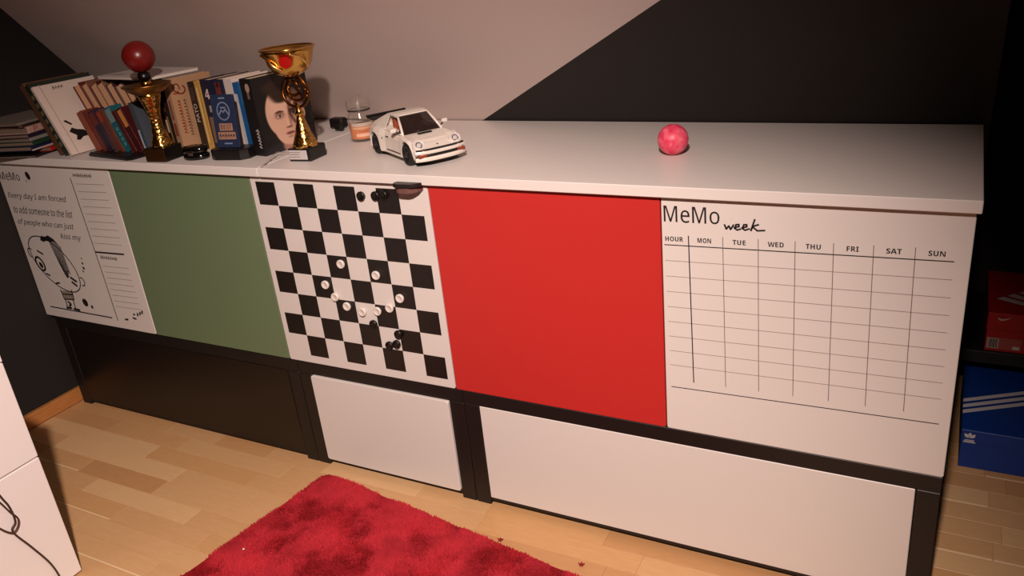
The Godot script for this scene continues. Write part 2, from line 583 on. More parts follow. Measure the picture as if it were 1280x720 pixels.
# printed and hand-drawn marks on the white doors; door-local x, y from the door's lower left corner
func doors_print() -> void:
	var inkm := mat(Color(0.09, 0.07, 0.07), 0.6)
	var grey := mat(Color(0.42, 0.38, 0.36), 0.6)
	var soft := mat(Color(0.56, 0.51, 0.48), 0.6)
	# ---- weekly planner (the fifth door); the print sits slightly askew on it
	var d: Node3D = door_nodes[4]
	var o := Vector3(2.4015, 0.3915, 0)
	var pr := Node3D.new()
	var turn := Basis(Vector3.BACK, deg_to_rad(1.15))
	var at := Vector3(2.415, 0.513, 0.0001)
	var place := func(called: String, m: Mesh, mm: Material) -> void:
		print_on(called, m, mm, d, at - o, turn)
	var L := func(x: float, y: float) -> Vector2: return Vector2(x - 2.415, y - 0.513)
	place.call("header_rule", ink([[L.call(2.415, 0.884), L.call(2.978, 0.884)]], 0.0022), inkm)
	place.call("footer_rule", ink([[L.call(2.415, 0.513), L.call(2.978, 0.513)]], 0.0019), inkm)
	place.call("hour_rule", ink([[L.call(2.469, 0.908), L.call(2.469, 0.533)]], 0.0024), inkm)
	var cols := []
	for k in 6:
		var x := 2.543 + 0.0737 * k
		cols.append([L.call(x, 0.909), L.call(x, 0.533)])
	for c in cols:
		place.call("day_rule", ink([c], 0.0015), grey)
	var rows := []
	for k in 8:
		var y := 0.8455 - 0.0388 * k
		rows.append([L.call(2.415, y), L.call(2.978, y)])
	for c in rows:
		place.call("hour_row", ink([c], 0.0012), soft)
	var words := ["HOUR", "MON", "TUE", "WED", "THU", "FRI", "SAT", "SUN"]
	var x0 := [2.417, 2.4885, 2.5635, 2.636, 2.711, 2.7885, 2.8605, 2.934]
	var x1 := [2.457, 2.518, 2.591, 2.668, 2.740, 2.811, 2.888, 2.963]
	for k in 8:
		place.call("day_heading", letters(words[k], x0[k] - 2.415, 0.8935 - 0.513, x1[k] - 2.415, 0.9045 - 0.513, "Droid Sans", 0.0, 0.0003, 700), inkm)
	print_on("board_title", letters("MeMo", 0.0115, 0.5475, 0.1325, 0.586), inkm, d, Vector3(0, 0, 0.0001), Basis(Vector3.BACK, deg_to_rad(0.6)))
	# the word written after it by hand
	var wk := [
		[Vector2(0.0, 0.011), Vector2(0.004, 0.001), Vector2(0.009, 0.009), Vector2(0.013, 0.001), Vector2(0.019, 0.012)],
		[Vector2(0.020, 0.006), Vector2(0.030, 0.009), Vector2(0.030, 0.014), Vector2(0.024, 0.013), Vector2(0.022, 0.004), Vector2(0.027, 0.001), Vector2(0.034, 0.004)],
		[Vector2(0.036, 0.007), Vector2(0.046, 0.010), Vector2(0.046, 0.015), Vector2(0.040, 0.014), Vector2(0.038, 0.005), Vector2(0.043, 0.002), Vector2(0.052, 0.006)],
		[Vector2(0.062, 0.028), Vector2(0.055, 0.002), Vector2(0.058, 0.012), Vector2(0.070, 0.017)],
		[Vector2(0.058, 0.011), Vector2(0.068, 0.003), Vector2(0.083, 0.005)]]
	print_on("handwritten_word", ink(wk, 0.0038), inkm, d, Vector3(0.137, 0.539, 0.0001), Basis(Vector3.BACK, deg_to_rad(-1)))
	# ---- memo board (the first door)
	d = door_nodes[0]
	o = Vector3(0.0015, 0.3915, 0)
	var z := Vector3(0, 0, 0.0001)
	print_on("board_title", letters("MeMo", 0.008, 0.5435, 0.121, 0.574), inkm, d, z)
	print_on("ink_blot", prism(blob(Vector2(0.170, 0.5645), 0.011, 0.0155, 20), 0.0003), inkm, d, z + Vector3(0, 0, 0.0003))
	print_on("ink_blot", prism(blob(Vector2(0.153, 0.545), 0.0025, 0.004), 0.0003), grey, d, z + Vector3(0, 0, 0.0003))
	var lines := ["Every day I am forced", "to add someone to the list", "of people who can just", "kiss my"]
	var xs := [[0.020, 0.335], [0.022, 0.346], [0.022, 0.330], [0.245, 0.350]]
	var ys := [0.482, 0.430, 0.381, 0.340]
	for k in 4:
		print_on("handwritten_line", letters(lines[k], xs[k][0], ys[k] - 0.012, xs[k][1], ys[k] + 0.016, "Droid Sans", 0.35), inkm, d, z)
	print_on("column_rule", ink([[Vector2(0.397, 0.566), Vector2(0.410, 0.18), Vector2(0.413, 0.03)]], 0.0032), inkm, d, z)
	print_on("notes_rule", ink([[Vector2(0.409, 0.297), Vector2(0.552, 0.301)]], 0.006), inkm, d, z)
	print_on("column_heading", ink(scribble(0.415, 0.508, 31), 0.0028), grey, d, z + Vector3(0, 0.5765, 0))
	print_on("column_heading", ink(scribble(0.427, 0.508, 32), 0.0028), grey, d, z + Vector3(0, 0.2795, 0))
	var nl := []
	for k in 9:
		nl.append([Vector2(0.418, 0.546 - 0.0268 * k), Vector2(0.558, 0.549 - 0.0268 * k)])
	for k in 8:
		nl.append([Vector2(0.425, 0.246 - 0.0225 * k), Vector2(0.555, 0.249 - 0.0225 * k)])
	for c in nl:
		print_on("note_line", ink([c], 0.0016), soft, d, z)
	# doodle: an egg-shaped head lying on its side on a little neck
	var c := Vector2(0.152, 0.226)
	var head := arc(c, 0.134, 0.086, 0, 360, -38, 44)
	print_on("doodle_outline", ink([head, arc(Vector2(0.035, 0.262), 0.014, 0.018, 40, 260), arc(Vector2(0.281, 0.169), 0.012, 0.016, -120, 110)], 0.0042), inkm, d, z)
	var hair := []
	for k in 9:
		var q := k / 8.0
		hair.append([Vector2(0.165 + 0.055 * q, 0.325 - 0.022 * q), Vector2(0.178 + 0.045 * q, 0.262 - 0.02 * q), Vector2(0.188 + 0.036 * q, 0.222 - 0.045 * sin(q * PI)), Vector2(0.197 + 0.030 * q, 0.196 - 0.012 * (k % 3) + 0.02 * q)])
	print_on("doodle_hair", ink(hair, 0.0036), inkm, d, z)
	print_on("doodle_hair", prism(PackedVector2Array([Vector2(0.118, 0.318), Vector2(0.128, 0.336), Vector2(0.150, 0.334), Vector2(0.170, 0.341), Vector2(0.196, 0.328), Vector2(0.214, 0.306), Vector2(0.190, 0.318), Vector2(0.172, 0.316), Vector2(0.150, 0.318), Vector2(0.134, 0.312)]), 0.0003), inkm, d, z + Vector3(0, 0, 0.0003))
	print_on("doodle_eye", ink([arc(Vector2(0.070, 0.220), 0.020, 0.028, 0, 360, 25)], 0.008), inkm, d, z)
	print_on("doodle_eye", prism(blob(Vector2(0.072, 0.215), 0.009, 0.013, 25), 0.0003), inkm, d, z + Vector3(0, 0, 0.0003))
	for q in [[Vector2(0.078, 0.273), Vector2(0.105, 0.262)], [Vector2(0.085, 0.182), Vector2(0.104, 0.176)], [Vector2(0.125, 0.146), Vector2(0.146, 0.150)]]:
		print_on("doodle_mark", ink([q], 0.007), inkm, d, z)
	for q in [[Vector2(0.222, 0.180), Vector2(0.248, 0.166)], [Vector2(0.222, 0.162), Vector2(0.243, 0.148)]]:
		print_on("doodle_mouth", ink([q], 0.0095), inkm, d, z)
	print_on("doodle_neck", ink([[Vector2(0.138, 0.122), Vector2(0.143, 0.083)], [Vector2(0.203, 0.127), Vector2(0.199, 0.088)], [Vector2(0.140, 0.104), Vector2(0.201, 0.108)], [Vector2(0.143, 0.083), Vector2(0.199, 0.088)], [Vector2(0.148, 0.083), Vector2(0.146, 0.045)], [Vector2(0.193, 0.086), Vector2(0.191, 0.047)]], 0.005), inkm, d, z)
	print_on("doodle_collar", prism(PackedVector2Array([Vector2(0.140, 0.118), Vector2(0.143, 0.085), Vector2(0.199, 0.090), Vector2(0.202, 0.122)]), 0.0003), soft, d, z + Vector3(0, 0, 0.0002))
	print_on("doodle_shoes", ink([[Vector2(0.140, 0.047), Vector2(0.168, 0.049)], [Vector2(0.180, 0.047), Vector2(0.212, 0.046)], [Vector2(0.160, 0.075), Vector2(0.172, 0.066), Vector2(0.160, 0.056)]], 0.009), inkm, d, z)
	print_on("ground_line", ink([[Vector2(0.042, 0.040), Vector2(0.384, 0.037)]], 0.0048), inkm, d, z)
	for s in [[0.259, 0.083, 0.014, 0.016], [0.291, 0.069, 0.006, 0.007], [0.314, 0.226, 0.005, 0.006], [0.316, 0.245, 0.004, 0.005], [0.306, 0.213, 0.0035, 0.004], [0.32, 0.264, 0.003, 0.003]]:
		print_on("ink_blot", prism(blob(Vector2(s[0], s[1]), s[2], s[3], 15), 0.0003), inkm, d, z + Vector3(0, 0, 0.0003))
	for q in [[Vector2(0.455, 0.040), Vector2(0.470, 0.042)], [Vector2(0.500, 0.052), Vector2(0.515, 0.050)], [Vector2(0.508, 0.066), Vector2(0.514, 0.068)], [Vector2(0.528, 0.064), Vector2(0.532, 0.074)], [Vector2(0.542, 0.070), Vector2(0.546, 0.080)], [Vector2(0.555, 0.076), Vector2(0.559, 0.087)]]:
		print_on("maker_mark", ink([q], 0.007), inkm, d, z)
	# ---- chessboard (the third door): thirty-two black foil squares
	d = door_nodes[2]
	var foil := mat(Color(0.085, 0.06, 0.055), 0.4)
	var sq := rounded_panel(0.0697, 0.0703, 0.0005, 0.0008, 0.0001)
	for i in 8:
		for j in 8:
			if (i + j) % 2 == 0:
				print_on("black_square", sq, foil, d, Vector3(1.2212 + 0.0697 * i - 1.2015, 0.9815 - 0.0703 * (j + 1) - 0.3915, 0.0005))

# the doors are measured 0.607 high here; the print is laid on at the height they have
func print_on(called: String, m: Mesh, material: Material, parent: Node, at := Vector3.ZERO, basis := Basis.IDENTITY) -> void:
	put(called, m, material, parent, Vector3(at.x, at.y * 0.9637, at.z), Basis.from_scale(Vector3(1, 0.9637, 1)) * basis)

func magnets() -> void:
	var whites := [[1.479, 0.72, "topmost of the white magnets, alone on a black square of the chessboard"], [1.595, 0.698, "white magnet on a black square right of the topmost white magnet"], [1.408, 0.65, "leftmost white magnet on the chessboard door"], [1.435, 0.615, "white magnet just below and right of the leftmost white magnet"], [1.472, 0.59, "white magnet in a black square, third along the smile-shaped curve"], [1.524, 0.579, "lowest white magnet in the white square, above the black magnet at a square corner"], [1.578, 0.588, "white magnet at the upper left corner of a black square, right of the lowest one"], [1.622, 0.603, "white magnet on a square corner, just below and left of the rightmost one"], [1.663, 0.637, "rightmost white magnet on the chessboard door"]]
	var blacks := [[1.591, 0.922, "black magnet alone in the top white square of the chessboard"], [1.638, 0.925, "black magnet on the left edge of the top right black square"], [1.664, 0.928, "black magnet on the top right black square, close to the eraser"], [1.556, 0.545, "black magnet at the upper corner of a black square, below the lowest white magnet"], [1.637, 0.524, "black magnet at the corner left of the lower right black square"], [1.5995, 0.484, "left of the touching black magnets near the chessboard's lower edge"], [1.6255, 0.492, "right of the touching black magnets near the chessboard's lower edge"]]
	var shape := lathe([Vector2(0, 0), Vector2(0.0115, 0), Vector2(0.0123, 0.001), Vector2(0.0128, 0.006), Vector2(0.0118, 0.0082), Vector2(0.0098, 0.0088), Vector2(0.0088, 0.0080), Vector2(0, 0.0080)], 26)
	var turn := Basis(Vector3.RIGHT, PI / 2)
	for k in 16:
		var white := k < 9
		var s = whites[k] if white else blacks[k - 9]
		var m := put("magnet", shape, mat(Color(0.86, 0.83, 0.80), 0.35) if white else mat(Color(0.07, 0.055, 0.05), 0.35), null, Vector3(s[0], s[1], 0.0006), turn)
		tag(m, s[2], "magnet", "white round magnets" if white else "black round magnets")
	# board eraser at the top right of the chessboard
	var e := thing("board_eraser", "black and mauve board eraser stuck at the top of the chessboard door", "eraser", Vector3(1.754, 0.9715, 0.0006))
	var o := PackedVector2Array([Vector2(-0.030, 0.0178), Vector2(0.044, 0.0178), Vector2(0.036, 0.030), Vector2(0.024, 0.040), Vector2(-0.016, 0.043), Vector2(-0.028, 0.039), Vector2(-0.033, 0.030)])
	var o2 := PackedVector2Array([Vector2(-0.028, 0), Vector2(0.034, 0), Vector2(0.030, 0.020), Vector2(0.020, 0.033), Vector2(0.010, 0.037), Vector2(-0.014, 0.037), Vector2(-0.024, 0.033)])
	var st := begin()
	add_prism(st, o, 0.009, 0.001, Transform3D(Basis(Vector3(1, 0, 0), Vector3(0, 0, 1), Vector3(0, 1, 0)), Vector3(0, 0.0003, 0)))
	put("cap", done(st), mat(Color(0.12, 0.10, 0.095), 0.4), e)
	st = begin()
	add_prism(st, o2, 0.016, 0.001, Transform3D(Basis(Vector3(1, 0, 0), Vector3(0, 0, 1), Vector3(0, 1, 0)), Vector3(0, -0.0090, 0)))
	put("felt", done(st), mat(Color(0.40, 0.27, 0.25), 0.85), e)

# ------------------------------------------------------------------ dresser, rug, bits
func floor_things() -> void:
	var white := mat(Color(0.90, 0.885, 0.875), 0.4)
	var d := thing("dresser", "white chest of drawers at the lower left, close to the left wall", "dresser", Vector3(0.922, 0, 0.656))
	var W := 0.82
	put("body", bx(Vector3(-0.89, 0.004, 0), Vector3(-0.021, 0.664, W), 0.001), white, d)
	put("top_board", bx(Vector3(-0.89, 0.665, 0), Vector3(0, 0.684, W), 0.0015), white, d)
	put("plinth", bx(Vector3(-0.86, 0, 0.02), Vector3(-0.04, 0.0035, W - 0.02)), mat(Color(0.12, 0.1, 0.09), 0.7), d)
	for k in 2:
		var y0: float = [0.008, 0.387][k]
		var y1: float = [0.383, 0.662][k]
		put("drawer_front", bx(Vector3(-0.019, y0, 0.001), Vector3(0, y1, W - 0.001), 0.0018), white, d)
	# its brown cord, hanging in front of the drawers
	var x := 0.9275
	var run := [Vector3(x - 0.05, 0.6872, 0.84), Vector3(x - 0.005, 0.6872, 0.836), Vector3(x + 0.002, 0.677, 0.834), Vector3(x, 0.60, 0.82), Vector3(x, 0.45, 0.80), Vector3(x, 0.349, 0.779), Vector3(x, 0.307, 0.769), Vector3(x, 0.262, 0.769), Vector3(x, 0.240, 0.783), Vector3(x, 0.169, 0.756), Vector3(x, 0.097, 0.730), Vector3(x, 0.042, 0.720), Vector3(x + 0.004, 0.006, 0.724), Vector3(x + 0.04, 0.0035, 0.77)]
	var back := [Vector3(x + 0.004, 0.40, 0.81), Vector3(x + 0.003, 0.331, 0.785), Vector3(x + 0.003, 0.295, 0.773), Vector3(x + 0.003, 0.267, 0.762), Vector3(x + 0.003, 0.246, 0.770), Vector3(x + 0.003, 0.243, 0.790), Vector3(x + 0.003, 0.30, 0.82), Vector3(x + 0.003, 0.41, 0.84)]
	var brown := mat(Color(0.26, 0.16, 0.11), 0.5)
	var c := thing("cable", "thin brown cable hanging down the front of the white chest of drawers", "cable")
	put("strand", tube(smooth_path(run), 0.0026), brown, c)
	put("loop", tube(smooth_path(back), 0.0022), brown, c)
	rug()
	var red := mat(Color(0.55, 0.07, 0.08), 0.9)
	var fl := [[Vector3(1.964, 0, 0.127), "red curl of rug fluff at the long rug edge by the white drawer fronts"], [Vector3(2.207, 0, 0.136), "red fluff lying apart on the floor, nearest the bottom edge of the photo"]]
	for s in fl:
		var p: Vector3 = s[0]
		var clump := begin(true)
		for q in 5:
			var path := []
			for k in 5:
				var w := q * 1.3 + k * 0.5
				path.append(p + Vector3(0.0035 * cos(w) * (k - 1.5), 0.0015 + 0.0011 * k + 0.0006 * q, 0.0028 * sin(w) * (k - 2.0)))
			add_tube(clump, path, 0.0014, 5)
		var t := put("fluff", done(clump), red)
		tag(t, s[1], "fluff")
	var crumb := put("crumb", lathe([Vector2(0, 0), Vector2(0.003, 0.001), Vector2(0.0035, 0.003), Vector2(0.002, 0.005), Vector2(0, 0.0055)], 8), mat(Color(0.9, 0.8, 0.75), 0.8), null, Vector3(1.321, 0.0215, 0.435))
	tag(crumb, "tiny pale crumb on the red rug", "crumb")

func rug() -> void:
	var r := thing("rug", "red shaggy rug on the wooden floor in front of the drawers", "rug", Vector3(1.299, 0, 0.048))
	var ux := Vector2(0.9895, 0.1445)
	var vy := Vector2(-0.152, 0.9884)
	var U := 1.33
	var V := 1.9
	var flat := rounded_rect(U, V, 0.03, 6)
	var outline := PackedVector2Array()
	for p in flat:
		outline.append(ux * p.x + vy * p.y)
	var st := begin()
	add_prism(st, outline, 0.009, 0.002, Transform3D(Basis(Vector3(1, 0, 0), Vector3(0, 0, 1), Vector3(0, 1, 0)), Vector3(0, 0.009, 0)))
	var backing := mat(Color(0.55, 0.07, 0.10), 0.95)
	put("backing", done(st), backing, r)
	# pile: tufts leaning with the way the pile was last brushed
	st = begin()
	var tip := Vector3(0, 1, 0)
	for k in 3:
		var a := Vector3(cos(TAU * k / 3), 0, sin(TAU * k / 3)) * 0.22
		var b := Vector3(cos(TAU * (k + 1) / 3), 0, sin(TAU * (k + 1) / 3)) * 0.22
		var a2 := a * 0.75 + Vector3(0, 0.6, 0)
		var b2 := b * 0.75 + Vector3(0, 0.6, 0)
		quad(st, a, b, b2, a2, a + b)
		tri(st, a2, b2, tip, a + b)
	var tuft := done(st)
	var pile_mat := StandardMaterial3D.new()
	pile_mat.vertex_color_use_as_albedo = true
	pile_mat.roughness = 0.9
	pile_mat.metallic_specular = 0.2
	var brush := FastNoiseLite.new()
	brush.seed = 5
	brush.frequency = 5.0
	brush.fractal_octaves = 4
	var where: Array[Transform3D] = []
	var tint: Array[Color] = []
	var g := RandomNumberGenerator.new()
	g.seed = 99
	var v := 0.004
	while v < V:
		var near := v < 0.72
		var step := 0.0034 if near else 0.007
		var u := 0.004
		while u < U - 0.003:
			var fine := near and u < 1.25
			var du := step if fine or not near else 0.007
			var p := Vector2(u + g.randf_range(-0.4, 0.4) * du, v + g.randf_range(-0.4, 0.4) * step)
			u += du
			var corner := Vector2(minf(p.x, U - p.x), minf(p.y, V - p.y))
			if corner.x < 0.03 and corner.y < 0.03 and corner.distance_to(Vector2(0.03, 0.03)) > 0.0295:
				continue
			var q := ux * p.x + vy * p.y
			var n1 := brush.get_noise_2d(p.x, p.y)
			var n2 := brush.get_noise_2d(p.x + 37.0, p.y - 11.0)
			var leanv := Vector3(n1 * 2.2 + g.randf_range(-0.3, 0.3), 0, n2 * 2.2 + 0.1 + g.randf_range(-0.3, 0.3)).limit_length(1.1)
			var up := (Vector3.UP + leanv * 0.9).normalized()
			var sx := up.cross(Vector3(0.2, 0.1, 0.97)).normalized()
			var h := g.randf_range(0.009, 0.0135)
			var wdt := (0.0105 if fine else 0.02)
			where.append(Transform3D(Basis(sx * wdt, up * h, sx.cross(up) * wdt), Vector3(q.x, 0.008, q.y)))
			var k2 := clampf(1.0 + n1 * 0.55, 0.6, 1.35) * g.randf_range(0.85, 1.12)
			tint.append(Color(0.43 * k2, 0.025 * k2, 0.036 * k2))
		v += step
	var mm := MultiMesh.new()
	mm.transform_format = MultiMesh.TRANSFORM_3D
	mm.use_colors = true
	mm.mesh = tuft
	mm.instance_count = where.size()
	for i in where.size():
		mm.set_instance_transform(i, where[i])
		mm.set_instance_color(i, tint[i])
	var o := MultiMeshInstance3D.new()
	o.name = "pile"
	o.multimesh = mm
	o.material_override = pile_mat
	o.set_meta("kind", "stuff")
	r.add_child(o)

# ------------------------------------------------------------------ shoe boxes at the far right
func shelf_and_boxes() -> void:
	var black := mat(Color(0.06, 0.05, 0.048), 0.6)
	var s := thing("shoe_shelf", "low black shelf beyond the right end of the cabinets", "shelf", Vector3(3.02, 0, -1.40))
	put("shelf_board", bx(Vector3(0, 0.172, 0), Vector3(1.1, 0.2125, 0.46), 0.002), black, s)
	for x in [0.0, 1.08]:
		put("side_panel", bx(Vector3(x - 0.012, 0, 0), Vector3(x + 0.008, 0.1715, 0.40), 0.001), black, s)
	put("back_panel", bx(Vector3(0.01, 0.01, 0.004), Vector3(1.06, 0.1715, 0.012)), black, s)
	# blue box on the floor, pushed half under the shelf
	var blue := mat(Color(0.01, 0.20, 0.50), 0.5)
	var white := mat(Color(0.78, 0.77, 0.78), 0.55)
	var b := thing("shoe_box", "blue shoe box with three white stripes on its lid, on the floor", "box", Vector3(3.047, 0, -0.620))
	put("carton", bx(Vector3(0.002, 0, -0.403), Vector3(0.298, 0.116, -0.002), 0.001), blue, b)
	put("lid", bx(Vector3(0, 0.083, -0.405), Vector3(0.3, 0.1235, 0), 0.002), blue, b)
	for k in 3:
		var z0: float = [-0.1725, -0.1395, -0.1075][k]
		var st := begin()
		var q := PackedVector2Array([Vector2(0.001, -z0), Vector2(0.299, -z0 + 0.178), Vector2(0.299, -z0 + 0.159), Vector2(0.001, -z0 - 0.0185)])
		add_prism(st, q, 0.0004, 0, Transform3D(Basis(Vector3.RIGHT, -PI / 2), Vector3(0, 0.1239, 0)))
		put("white_stripe", done(st), white, b)
	var em := begin()
	for k in 3:       # three-leaf emblem over short bars
		var w := deg_to_rad([38.0, 0.0, -38.0][k])
		var leaf := PackedVector2Array()
		for p in [Vector2(0, 0.004), Vector2(0.0042, 0.010), Vector2(0.0046, 0.015), Vector2(0, 0.0215), Vector2(-0.0046, 0.015), Vector2(-0.0042, 0.010)]:
			leaf.append(p.rotated(w))
		add_prism(em, leaf, 0.0004, 0, Transform3D.IDENTITY)
	for k in 2:
		add_box(em, Vector3(-0.012, -0.004 - 0.0035 * k, -0.0004), Vector3(0.012, -0.002 - 0.0035 * k, 0))
	add_box(em, Vector3(-0.015, -0.0115, -0.0004), Vector3(0.015, -0.0085, 0))
	put("emblem", done(em), white, b, Vector3(0.022, 0.0955, 0.0006))
	# red box on the shelf
	var red := mat(Color(0.62, 0.07, 0.05), 0.5)
	var grey := mat(Color(0.74, 0.69, 0.67), 0.6)
	var o := thing("shoe_box", "red shoe box with a white end label, on the low black shelf", "box", Vector3(3.090, 0.2127, -0.95))
	put("carton", bx(Vector3(0.002, 0, -0.338), Vector3(0.228, 0.118, -0.002), 0.001), red, o)
	put("lid", bx(Vector3(0, 0.070, -0.34), Vector3(0.23, 0.126, 0), 0.002), red, o)
	for k in 6:
		var x := 0.035 + 0.030 * k
		var st := begin()
		add_prism(st, PackedVector2Array([Vector2(x - 0.012, 0.110 + 0.030 * k), Vector2(x + 0.006, 0.128 + 0.030 * k), Vector2(0.224, 0.030 + 0.030 * k), Vector2(0.224, 0.008 + 0.030 * k)]), 0.0004, 0, Transform3D(Basis(Vector3.RIGHT, -PI / 2), Vector3(0, 0.1264, 0)))
		put("grey_stripe", done(st), grey, o)
	var mark := PackedVector2Array()
	for k in 13:         # lower edge of the curved tick, then back along its upper edge
		var q := k / 12.0
		mark.append(Vector2(0.001, 0.016).lerp(Vector2(0.002, -0.008), q).lerp(Vector2(0.002, -0.008).lerp(Vector2(0.036, 0.017), q), q))
	for k in range(1, 12):
		var q := 1.0 - k / 12.0
		mark.append(Vector2(0.001, 0.016).lerp(Vector2(0.006, 0.003), q).lerp(Vector2(0.006, 0.003).lerp(Vector2(0.036, 0.017), q), q))
	put("emblem", prism(mark, 0.0004), mat(Color(0.78, 0.68, 0.62), 0.5), o, Vector3(0.026, 0.099, 0.0006))
	put("end_label", bx(Vector3(0.004, 0.008, 0), Vector3(0.096, 0.047, 0.0006)), mat(Color(0.62, 0.28, 0.24), 0.6), o)
	var bars := begin()
	for k in 9:
		add_box(bars, Vector3(0.010 + 0.0027 * k, 0.013, 0.0006), Vector3(0.0112 + 0.0027 * k + 0.0005 * (k % 3), 0.042, 0.001))
	put("bar_code", done(bars), mat(Color(0.13, 0.1, 0.1), 0.6), o)
	put("label_panel", bx(Vector3(0.007, 0.011, 0.0002), Vector3(0.037, 0.044, 0.0007)), mat(Color(0.72, 0.62, 0.58), 0.6), o)
	put("size_patch", bx(Vector3(0.074, 0.012, 0.0004), Vector3(0.092, 0.022, 0.0009)), mat(Color(0.78, 0.70, 0.66), 0.6), o)

func lamp_fitting() -> void:
	var l := thing("ceiling_spotlight", "white ceiling spotlight above the room, tilted towards the chessboard door, out of the photo", "lamp", LAMP)
	var aim := (AIM - LAMP).normalized()
	var side := aim.cross(Vector3.UP).normalized()
	var B := Basis(side, -aim, side.cross(-aim))         # local -y looks along the beam
	put("shade", lathe([Vector2(0, 0.128), Vector2(0.040, 0.125), Vector2(0.046, 0.118), Vector2(0.046, 0.012), Vector2(0.042, 0.012), Vector2(0.042, 0.110), Vector2(0, 0.112)], 32), mat(Color(0.8, 0.78, 0.75), 0.5), l, Vector3.ZERO, B)
	var glow := StandardMaterial3D.new()
	glow.albedo_color = Color(1, 0.95, 0.88)
	glow.emission_enabled = true
	glow.emission = Color(1.0, 0.86, 0.72)
	glow.emission_energy_multiplier = 2.0
	put("bulb", lathe([Vector2(0, 0.020), Vector2(0.041, 0.022), Vector2(0.041, 0.030), Vector2(0, 0.032)], 32), glow, l, Vector3.ZERO, B)
	put("stem", cyl(0.008, 0.045), mat(Color(0.5, 0.48, 0.45), 0.4), l, Vector3(0, 2.459 - 0.045 - LAMP.y, 0) )
	put("ceiling_plate", cyl(0.055, 0.012), mat(Color(0.7, 0.68, 0.65), 0.5), l, Vector3(0, 2.459 - 0.012 - LAMP.y, 0))

# ------------------------------------------------------------------ books on the top
func books_stack() -> void:
	var g := "books lying in the stack at the left end"
	var rows := [   # label, thickness, length along z, width, colour, push in x, push in z
		["thin black book at the bottom of the flat stack", 0.008, 0.25, 0.20, Color(0.10, 0.08, 0.08), 0.012, 0.004],
		["red-spined book second from the bottom of the flat stack", 0.013, 0.19, 0.17, Color(0.66, 0.14, 0.11), 0.028, -0.050],
		["navy blue book with a pale lower edge in the flat stack", 0.016, 0.24, 0.19, Color(0.10, 0.12, 0.25), 0.0, 0.0],
		["dark green book in the middle of the flat stack", 0.014, 0.23, 0.18, Color(0.13, 0.24, 0.17), 0.006, -0.006],
		["pale grey book above the green one in the flat stack", 0.011, 0.22, 0.18, Color(0.55, 0.52, 0.50), -0.004, -0.01],
		["dark purple book below the pinkish box-like one in the flat stack", 0.012, 0.22, 0.18, Color(0.15, 0.11, 0.20), -0.004, -0.008],
		["pinkish white book with red lettering near the top of the flat stack", 0.023, 0.20, 0.17, Color(0.75, 0.60, 0.55), -0.008, -0.018],
		["dark brown book just under the top magazine of the flat stack", 0.008, 0.24, 0.20, Color(0.19, 0.13, 0.11), -0.014, -0.006],
		["large light grey magazine on top of the flat stack", 0.007, 0.27, 0.215, Color(0.52, 0.48, 0.44), -0.020, 0.004]]
	var y := TOP + 0.0002
	var turn := 13.0
	for k in rows.size():
		var s = rows[k]
		var size := Vector3(s[1], s[2], s[3])
		var B := Basis(Vector3.UP, deg_to_rad(turn + [0, 2, 0, 1, -1, 1, 2, -1, 1][k]))
		var corner := Vector3(0.258, y, 0.010) + B * Vector3(s[5], 0, s[6])
		var b := flat_book(s[0], corner - B * Vector3(0, 0, s[2]), size, s[4], g, turn + [0, 2, 0, 1, -1, 1, 2, -1, 1][k])
		if k == 6:
			put("spine_lettering", letters("P", -0.172, 0.004, -0.155, 0.019), mat(Color(0.65, 0.12, 0.10), 0.5), b, Vector3(0.0005, 0, 0.0003), Basis(Vector3(0, -1, 0), Vector3(1, 0, 0), Vector3(0, 0, 1)))
		if k == 2:
			put("spine_band", bx(Vector3(0.0002, 0.01, 0), Vector3(0.005, s[2] - 0.002, 0.0006)), mat(Color(0.75, 0.70, 0.66), 0.5), b)
		y += s[1] + 0.0003

